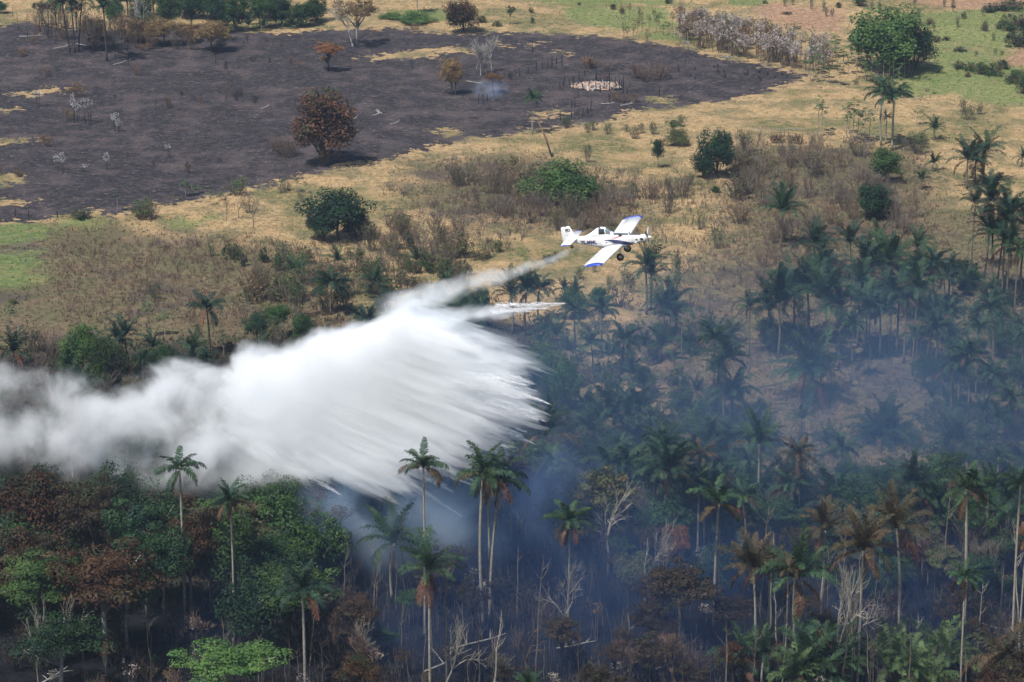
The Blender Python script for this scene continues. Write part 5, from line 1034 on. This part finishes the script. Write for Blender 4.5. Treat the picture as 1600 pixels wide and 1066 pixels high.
roN = t.mul(curve(t, tn, tt, Ro / RM), float(RM)); riN = t.mul(curve(t, tn, tt, Ri / RM), float(RM))
st0 = t.noise(P, .10, 3, .5)
leftf = t.ss(t.add(x, t.mul(t.sub(st0, .5), 26.)), -22., -52.)                                  # 0 in the fresh drop, 1 in the old drifting mist
# streaks: long along the flow, fine across it
wv = t.mul(t.sub(t.noise(P, .11, 2, .5), .5), 3.0)
q_ = t.vec(t.mul(r_, .055), t.add(t.mul(th, 85.0), wv), t.add(t.mul(y, .75), wv))
st1 = t.noise(q_, 1.0, 5, .62)
q2 = t.vec(t.mul(r_, .05), t.mul(th, 15.0), t.mul(y, .2)); st2 = t.noise(q2, 1.0, 2, .5)
jag = t.add(t.mul(t.mr(st1, .30, .70), 11.0), t.mul(t.mr(st2, .32, .68), 7.0))
Pw = dnoise(P, .09, 9.0); sw = t.noise(Pw, .14, 6, .6)      # swirls
swl = t.mul(t.sub(sw, .5), 13.0)
edge_o = t.sub(t.sub(roN, r_), t.add(t.mul(t.sub(jag, 3.8), t.sub(1.0, leftf)), t.mul(swl, leftf)))
fo = t.ss(edge_o, 0.0, t.add(.45, t.mul(leftf, 3.2)))
edge_i = t.add(t.sub(r_, riN), t.mul(t.sub(sw, .52), t.add(8.0, t.mul(leftf, 8.0))))
fi = t.ss(edge_i, 0.0, t.add(1.4, t.mul(leftf, 2.5)))
ty = t.ss(t.m('ABSOLUTE', y), 7.4, 3.0)
body = t.mul(t.mul(fo, fi), ty)
dens_f = t.mul(t.mr(st1, .3, .75, .4, 1.7), t.mr(edge_o, 0., 9., 1.5, .8))
dens_l = t.mul(t.m('POWER', t.ss(sw, .33, .67), 2.0), t.mr(x, -75., -38., .27, .72))
dens = t.mul(body, t.add(t.mul(dens_f, t.sub(1.0, leftf)), t.mul(dens_l, leftf)))
sc_ = t.new('ShaderNodeVolumeScatter'); sc_.inputs['Color'].default_value = (.962, .983, 1, 1); t.put(sc_.inputs['Density'], dens)
ab = t.new('ShaderNodeVolumeAbsorption'); ab.inputs['Color'].default_value = (.1, .62, 1, 1); t.put(ab.inputs['Density'], t.mul(dens, .022)); ads = t.new('ShaderNodeAddShader'); t.l.new(sc_.outputs[0], ads.inputs[0]); t.l.new(ab.outputs[0], ads.inputs[1])
t.l.new(ads.outputs[0], out.inputs['Volume']); wm.cycles.volume_step_rate = .09
# closed lens-shaped hull round that outline
mb = MB(); NT_, NR = 60, 14; THh = np.linspace(T0 + .002, T1, NT_)
front, back = [], []
for th_ in THh:
    a_, b_ = float(np.interp(th_, TH, Ri)) - 5, float(np.interp(th_, TH, Ro)) + 4.2
    for j in range(NR):
        f = j / (NR - 1); rr = a_ + (b_ - a_) * f; yy = 7.6 * math.sqrt(max(0, 1 - abs(2 * f - 1) ** 4)) + .02
        X_, Z_ = CC[0] + rr * math.cos(th_), CC[1] - rr * math.sin(th_); front.append((X_, -yy, Z_)); back.append((X_, yy, Z_))
nf_ = len(front); Fc = []
for i in range(NT_ - 1):
    for j in range(NR - 1):
        a = i * NR + j; b_ = a + NR; Fc.append((a, b_, b_ + 1, a + 1)); Fc.append((nf_ + a, nf_ + a + 1, nf_ + b_ + 1, nf_ + b_))
    for j in (0, NR - 1):
        a = i * NR + j; b_ = a + NR; Fc.append((a, nf_ + a, nf_ + b_, b_) if j == 0 else (a, b_, nf_ + b_, nf_ + a))
for i, fl in ((0, 1), (NT_ - 1, 0)):
    for j in range(NR - 1):
        a = i * NR + j; Fc.append((a, a + 1, nf_ + a + 1, nf_ + a) if fl else (a, nf_ + a, nf_ + a + 1, a + 1))
mb.add(front + back, Fc); me = mb.mesh('mist', wm)
import bmesh
bm = bmesh.new(); bm.from_mesh(me); bmesh.ops.recalc_face_normals(bm, faces=bm.faces); bm.to_mesh(me); bm.free()
o = link('mist', me, wat); o['kind'] = 'stuff'
def trail(name, a, b, r0, r1, dmax, mode):
    """cone of spray from the fresh tip a back to b"""
    A = Vector((on_plane(*a)[0], 0, on_plane(*a)[1])); B = Vector((on_plane(*b)[0], 0, on_plane(*b)[1])); d = A - B; L = d.length
    m = bpy.data.materials.new(name); m.use_nodes = True; t = NT(m.node_tree); t.n.clear(); out = t.new('ShaderNodeOutputMaterial')
    P = t.obj(); P = t.vm('ADD', P, t.vm('MULTIPLY', t.vm('SUBTRACT', t.noisec(P, .22, 2), (.5, .5, .5)), (1., 2.4, 2.4)))
    x, y, z = t.xyz(P); s_ = t.m('DIVIDE', x, L, clamp=True)      # 0 at old end, 1 at the tip
    rad = t.mr(t.m('POWER', s_, .8), 0, 1, r1, r0)
    rho = t.m('DIVIDE', t.m('SQRT', t.add(t.mul(y, y), t.mul(z, z))), rad)
    n1 = t.noise(t.vec(t.mul(x, .12), t.mul(y, .9), t.mul(z, .9)), 1.0, 5, .65); n2 = t.noise(P, .35, 4, .6)
    k = t.mul(t.ss(t.add(rho, t.mul(t.sub(n1, .5), 1.3)), 1.0, .1), t.ss(n2, .26, .56))
    fade = t.mul(t.ss(s_, 1.0, .93), t.ss(s_, 0.0, .15))
    dn = t.mul(t.mul(k, fade), t.mr(s_, .25, 1, dmax, dmax * (2.4 if mode else .9)))
    v = t.new('ShaderNodeVolumeScatter'); v.inputs['Color'].default_value = (.965, .985, 1, 1); t.put(v.inputs['Density'], dn); ab = t.new('ShaderNodeVolumeAbsorption'); ab.inputs['Color'].default_value = (.1, .62, 1, 1); t.put(ab.inputs['Density'], t.mul(dn, .04)); ads = t.new('ShaderNodeAddShader'); t.l.new(v.outputs[0], ads.inputs[0]); t.l.new(ab.outputs[0], ads.inputs[1])
    t.l.new(ads.outputs[0], out.inputs['Volume']); m.cycles.volume_step_rate = .06
    rings = []
    for i in range(20):
        f = i / 19; rr = (r1 + (r0 - r1) * f ** .8) * 1.45 * (.35 + .65 * min(1, min(f, 1 - f) * 8)) + .1
        rings.append([Vector((L * f, rr * math.cos(q), rr * math.sin(q))) for q in np.linspace(0, 2 * math.pi, 17)[:-1]])
    me = loft(rings).mesh(name, m); bm = bmesh.new(); bm.from_mesh(me); bmesh.ops.recalc_face_normals(bm, faces=bm.faces); bm.to_mesh(me); bm.free()
    o = link('spray_trail', me, wat, B, (0, -math.atan2(d.z, d.x), 0)); o['kind'] = 'stuff'
trail('upper_spray', (930, 383), (585, 488), .45, 2.6, .8, 0)
trail('lower_spray', (888, 472), (585, 512), .10, 2.9, .9, 1)
# solid droplets riding in the mist
dm, t, b = material('water_droplets'); b.inputs['Base Color'].default_value = (.97, .98, 1, 1); b.inputs['Roughness'].default_value = .5
tr = t.new('ShaderNodeBsdfTranslucent'); tr.inputs[0].default_value = (.98, .99, 1, 1); mx = t.new('ShaderNodeMixShader'); mx.inputs[0].default_value = .5
t.l.new(b.outputs[0], mx.inputs[1]); t.l.new(tr.outputs[0], mx.inputs[2]); t.l.new(mx.outputs[0], t.n['Material Output'].inputs['Surface'])
g = np.random.default_rng(9)
def tris(c, size):
    n = len(c); a = g.normal(size=(n, 3, 3)); a /= np.linalg.norm(a, axis=2)[:, :, None]; return (c[:, None, :] + a * size[:, None, None]).reshape(-1, 3)
n = 90000; thc = g.uniform(T0, T1, n); ro_ = np.interp(thc, TH, Ro); ri_ = np.interp(thc, TH, Ri); f = g.random(n)
rr = ri_ + 3 + (ro_ - ri_ - 19) * f; keep = (ro_ - ri_ > 24); X_ = CC[0] + rr * np.cos(thc); keep &= (X_ > -34 + g.normal(0, 5, n)); ylim = 2.6
pts = np.stack([X_, g.uniform(-ylim, ylim, n), CC[1] - rr * np.sin(thc)], 1)[keep]
o = link('droplets', quads_mesh('droplets', tris(pts, g.uniform(.10, .22, len(pts))), dm, 3), wat); o['kind'] = 'stuff'

# jets of spray: needles of water strung out behind each tip
def needles(tips, per):
    out_ = []
    for (tx, ty, tz, dx_, dy_, dz_, L, sp) in tips:
        n = int(per * L); d = g.random(n) ** .75 * L; lat = g.normal(size=(n, 2)) * (.03 + sp * d ** .9)[:, None]
        D = np.array([dx_, dy_, dz_]); U = np.cross(D, [0, 1, 0]); U /= np.linalg.norm(U); W = np.cross(D, U)
        c = np.array([tx, ty, tz]) - D * d[:, None] + U * lat[:, :1] + W * lat[:, 1:]
        ax = D + U * g.normal(size=(n, 1)) * .12 + W * g.normal(size=(n, 1)) * .12; ln = g.uniform(.12, .45, n)[:, None]
        side_ = np.cross(ax, g.normal(size=(n, 3))); side_ /= np.linalg.norm(side_, axis=1)[:, None]; w_ = g.uniform(.013, .032, n)[:, None]
        out_.append(np.stack([c + ax * ln, c - ax * ln + side_ * w_, c - ax * ln - side_ * w_], 1).reshape(-1, 3))
    return np.concatenate(out_)
tips = []; tmin, tmax = float(T0 + (T1 - T0) * .055), float(T0 + (T1 - T0) * .34)
for k in range(150):
    th_ = tmin + (tmax - tmin) * ((k + g.random()) / 150); ro_ = float(np.interp(th_, TH, Ro)); big = g.random() < .35
    rr_ = ro_ + (g.uniform(-3, 1.8) if big else g.uniform(-9, -1)); y_ = g.uniform(-4.5, 4.5); tilt_ = th_ + g.normal() * .05
    tips.append((CC[0] + rr_ * math.cos(th_), y_, CC[1] - rr_ * math.sin(th_), math.cos(tilt_), g.normal() * .05, -math.sin(tilt_), g.uniform(6, 12) if big else g.uniform(3, 7), g.uniform(.035, .075)))
for px_, py_, L_ in ((888, 472, 9), (858, 480, 6), (832, 484, 5), (725, 806, 10), (712, 770, 6)):
    X_, Z_ = on_plane(px_, py_); a_ = -.12 if py_ < 500 else .52; tips.append((X_, -.5, Z_, math.cos(a_), 0, -math.sin(a_), L_, .022))
o = link('spray_needles', quads_mesh('spray_needles', needles(tips, 55), dm, 3), wat); o['kind'] = 'stuff'

# ------------------------------------------------------------------ smoke from the fire
def smoke(name, c, rad, dens, col, absorb, scale, lo, hi, label, power=1.0, step=.35, rot=0):
    m = bpy.data.materials.new(name); m.use_nodes = True; t = NT(m.node_tree); t.n.clear(); out = t.new('ShaderNodeOutputMaterial')
    tc = t.new('ShaderNodeTexCoord').outputs['Object']; P = t.pos()
    ln = t.new('ShaderNodeVectorMath', operation='LENGTH'); t.put(ln.inputs[0], tc)
    Pw = t.vm('ADD', P, t.vm('MULTIPLY', t.vm('SUBTRACT', t.noisec(P, scale * .6, 1), (.5, .5, .5)), (.8 / scale,) * 3))
    n1 = t.noise(Pw, scale, 3, .55)
    k = t.mul(t.mul(t.ss(ln.outputs['Value'], 1.0, .3), t.ss(n1, lo, hi)), dens)
    sc_ = t.new('ShaderNodeVolumeScatter'); sc_.inputs['Color'].default_value = (*col, 1); t.put(sc_.inputs['Density'], k)
    ab = t.new('ShaderNodeVolumeAbsorption'); ab.inputs['Color'].default_value = (0, 0, 0, 1) if isinstance(absorb, float) else (*absorb[1], 1); t.put(ab.inputs['Density'], t.mul(k, absorb if isinstance(absorb, float) else absorb[0]))
    ad = t.new('ShaderNodeAddShader'); t.l.new(sc_.outputs[0], ad.inputs[0]); t.l.new(ab.outputs[0], ad.inputs[1]); t.l.new(ad.outputs[0], out.inputs['Volume']); m.cycles.volume_step_rate = step
    me = bpy.data.meshes.new(name); bm = bmesh.new(); bmesh.ops.create_icosphere(bm, subdivisions=3, radius=1); bm.to_mesh(me); bm.free(); me.materials.append(m)
    o = link('smoke', me, None, c, (0, 0, rot), rad); o['kind'] = 'stuff'; o['label'] = label; return o
BL = (.30, .48, .95)
smoke('smoke_under_water', at_y(620, 812, 344), (20, 8, 9), .24, (.42, .62, .95), .12, .13, .36, .62, 'dense pale blue smoke rising under the water cloud')
smoke('smoke_behind_palms', at_y(770, 800, 352), (24, 12, 13), .055, BL, .15, .09, .34, .64, 'thin blue smoke drifting behind the pale palm stems')
smoke('smoke_column', at_y(840, 770, 342), (7, 6, 12), .07, BL, .15, .14, .38, .64, 'blue smoke wisp over the burning edge')
smoke('smoke_bank', at_z(1230, 780) + Vector((0, 10, 4)), (85, 80, 26), .0098, (.20, .37, .70), .8, .03, .30, .60, 'broad thin blue smoke bank over the palm forest', step=.25)
smoke('smoke_low', at_z(1080, 1010) + Vector((0, 0, 5)), (84, 26, 14), .017, (.09, .19, .48), .9, .05, .34, .62, 'low blue smoke over the scorched forest floor', step=.3)
smoke('smoke_left', at_y(320, 830, 350), (10, 8, 7), .05, BL, .15, .14, .38, .64, 'small blue smoke wisp between the forest crowns')
smoke('smoke_far', at_z(766, 150) + Vector((0, 0, 1.5)), (5, 4, 3.0), .12, (.5, .65, 1), .1, .35, .32, .6, 'small smoke puff from smouldering posts on the charred field')

# ------------------------------------------------------------------ air
hm = bpy.data.materials.new('air_haze'); hm.use_nodes = True; t = NT(hm.node_tree); t.n.clear(); out = t.new('ShaderNodeOutputMaterial')
v = t.new('ShaderNodeVolumePrincipled'); v.inputs['Color'].default_value = (.5, .68, 1, 1); v.inputs['Density'].default_value = .00008
t.l.new(v.outputs[0], out.inputs['Volume'])
mb = MB(); mb.box((0, 0, 0), (2600, 2800, 79)); o = link('haze', mb.mesh('haze', hm), loc=(0, 1250, 77)); o['kind'] = 'stuff'; o['label'] = 'pale blue haze in the air over the fields'

# ------------------------------------------------------------------ labels that single each thing out
ZONES = [('on the burn', BURN), ('in the straw pasture above the plane', [(540, 258), (1262, 118), (1440, 130), (1440, 225), (1000, 330), (560, 380)])]
def zone(px, py):
    x = np.array([px]); y = np.array([py])
    if sdf(np.array(BURN, float), x, y)[0] > 0:
        return 'on the burn ' + ('by the trees' if py < 100 and px < 400 else 'by the hut' if px > 840 and py < 190 and px < 1060 else 'by the plantation' if px > 1060 else 'near the scorched tree' if px > 400 and py > 60 and px < 640 else 'past the golden tree' if px >= 640 else 'in the open corner')
    if py < 130: return 'in the far tree line' if px < 520 else 'on the far pasture' if px < 1050 else 'in the pale plantation' if px < 1300 else 'around the biggest green tree' if px < 1470 else 'in the far green meadow'
    if py < 270: return 'along the burn edge' if px < 1080 else 'on straw grass by the twin palms' if px < 1440 else 'in the meadow corner'
    if py < 400: return 'on dry pasture under the burn' if px < 480 else 'around the round dark tree' if px < 690 else 'in the grey thicket behind the plane' if px < 1010 else 'on open straw ground by the plane' if px < 1130 else 'in the grey thicket past the plane' if px < 1470 else 'in the tall palm group'
    if py < 560: return 'on the pasture above the mist' if px < 560 else 'along the upper spray trail' if px < 790 else 'below the plane' if px < 1130 else 'in the upper palm stand' if px < 1420 else 'in the palm stand under the tall group'
    if py < 730: return 'behind the drifting mist' if px < 560 else 'behind the water cloud' if px < 860 else 'ahead of the water cloud' if px < 1080 else 'around the brown clearing' if px < 1430 else 'in the dense palm clump'
    if py < 880: return 'under the drifting mist' if px < 480 else 'in the blue smoke' if px < 860 else 'in the smoky palm forest' if px < 1240 else 'in the dim palm forest'
    if py < 985: return 'in the left canopy' if px < 470 else 'above the scorched floor' if px < 860 else 'in the burnt middle forest' if px < 1240 else 'in the burnt palm row'
    return 'in the dark corner' if px < 470 else 'on the scorched floor' if px < 860 else 'on the smoky scorched floor' if px < 1240 else 'among the low front palms'
ORD = ['', 'first', 'second', 'third', 'fourth', 'fifth', 'sixth', 'seventh', 'eighth', 'ninth', 'tenth', 'eleventh', 'twelfth', 'thirteenth', 'fourteenth', 'fifteenth', 'sixteenth', 'seventeenth', 'eighteenth', 'nineteenth', 'twentieth']
def ordn(i, n):
    if i == 1: return 'leftmost'
    if i == n: return 'rightmost'
    if i <= 20: return ORD[i] + ' from left'
    if n - i + 1 <= 20: return ORD[n - i + 1] + ' from right'
    return f'{i}th from left'
from collections import Counter
NL = Counter(r[3] for r in THINGS)
by = {}
for rec in THINGS: by.setdefault((rec[3], zone(rec[1], rec[2]) if rec[5] else ''), []).append(rec)
for (look, z_), rs in by.items():
    rs.sort(key=lambda r: r[1])
    for i, r in enumerate(rs, 1):
        lab = look if not z_ or (len(look.split()) > 6 and NL[look] == 1) else f'{look} {z_}'
        if len(rs) > 1: lab += ', ' + (ordn(i, len(rs)) if len(rs) > 2 else ('left' if i == 1 else 'right') + ' of two')
        r[0]['label'] = lab; r[0]['category'] = r[4]
        if r[5]: r[0]['group'] = r[5]
for o_, *_ in THINGS:
    if len(o_['label'].split()) > 15: print('LONG', o_['label'])
print('things', len(THINGS), 'objects', len(bpy.data.objects), 'longest', max(len(o_['label'].split()) for o_, *_ in THINGS))
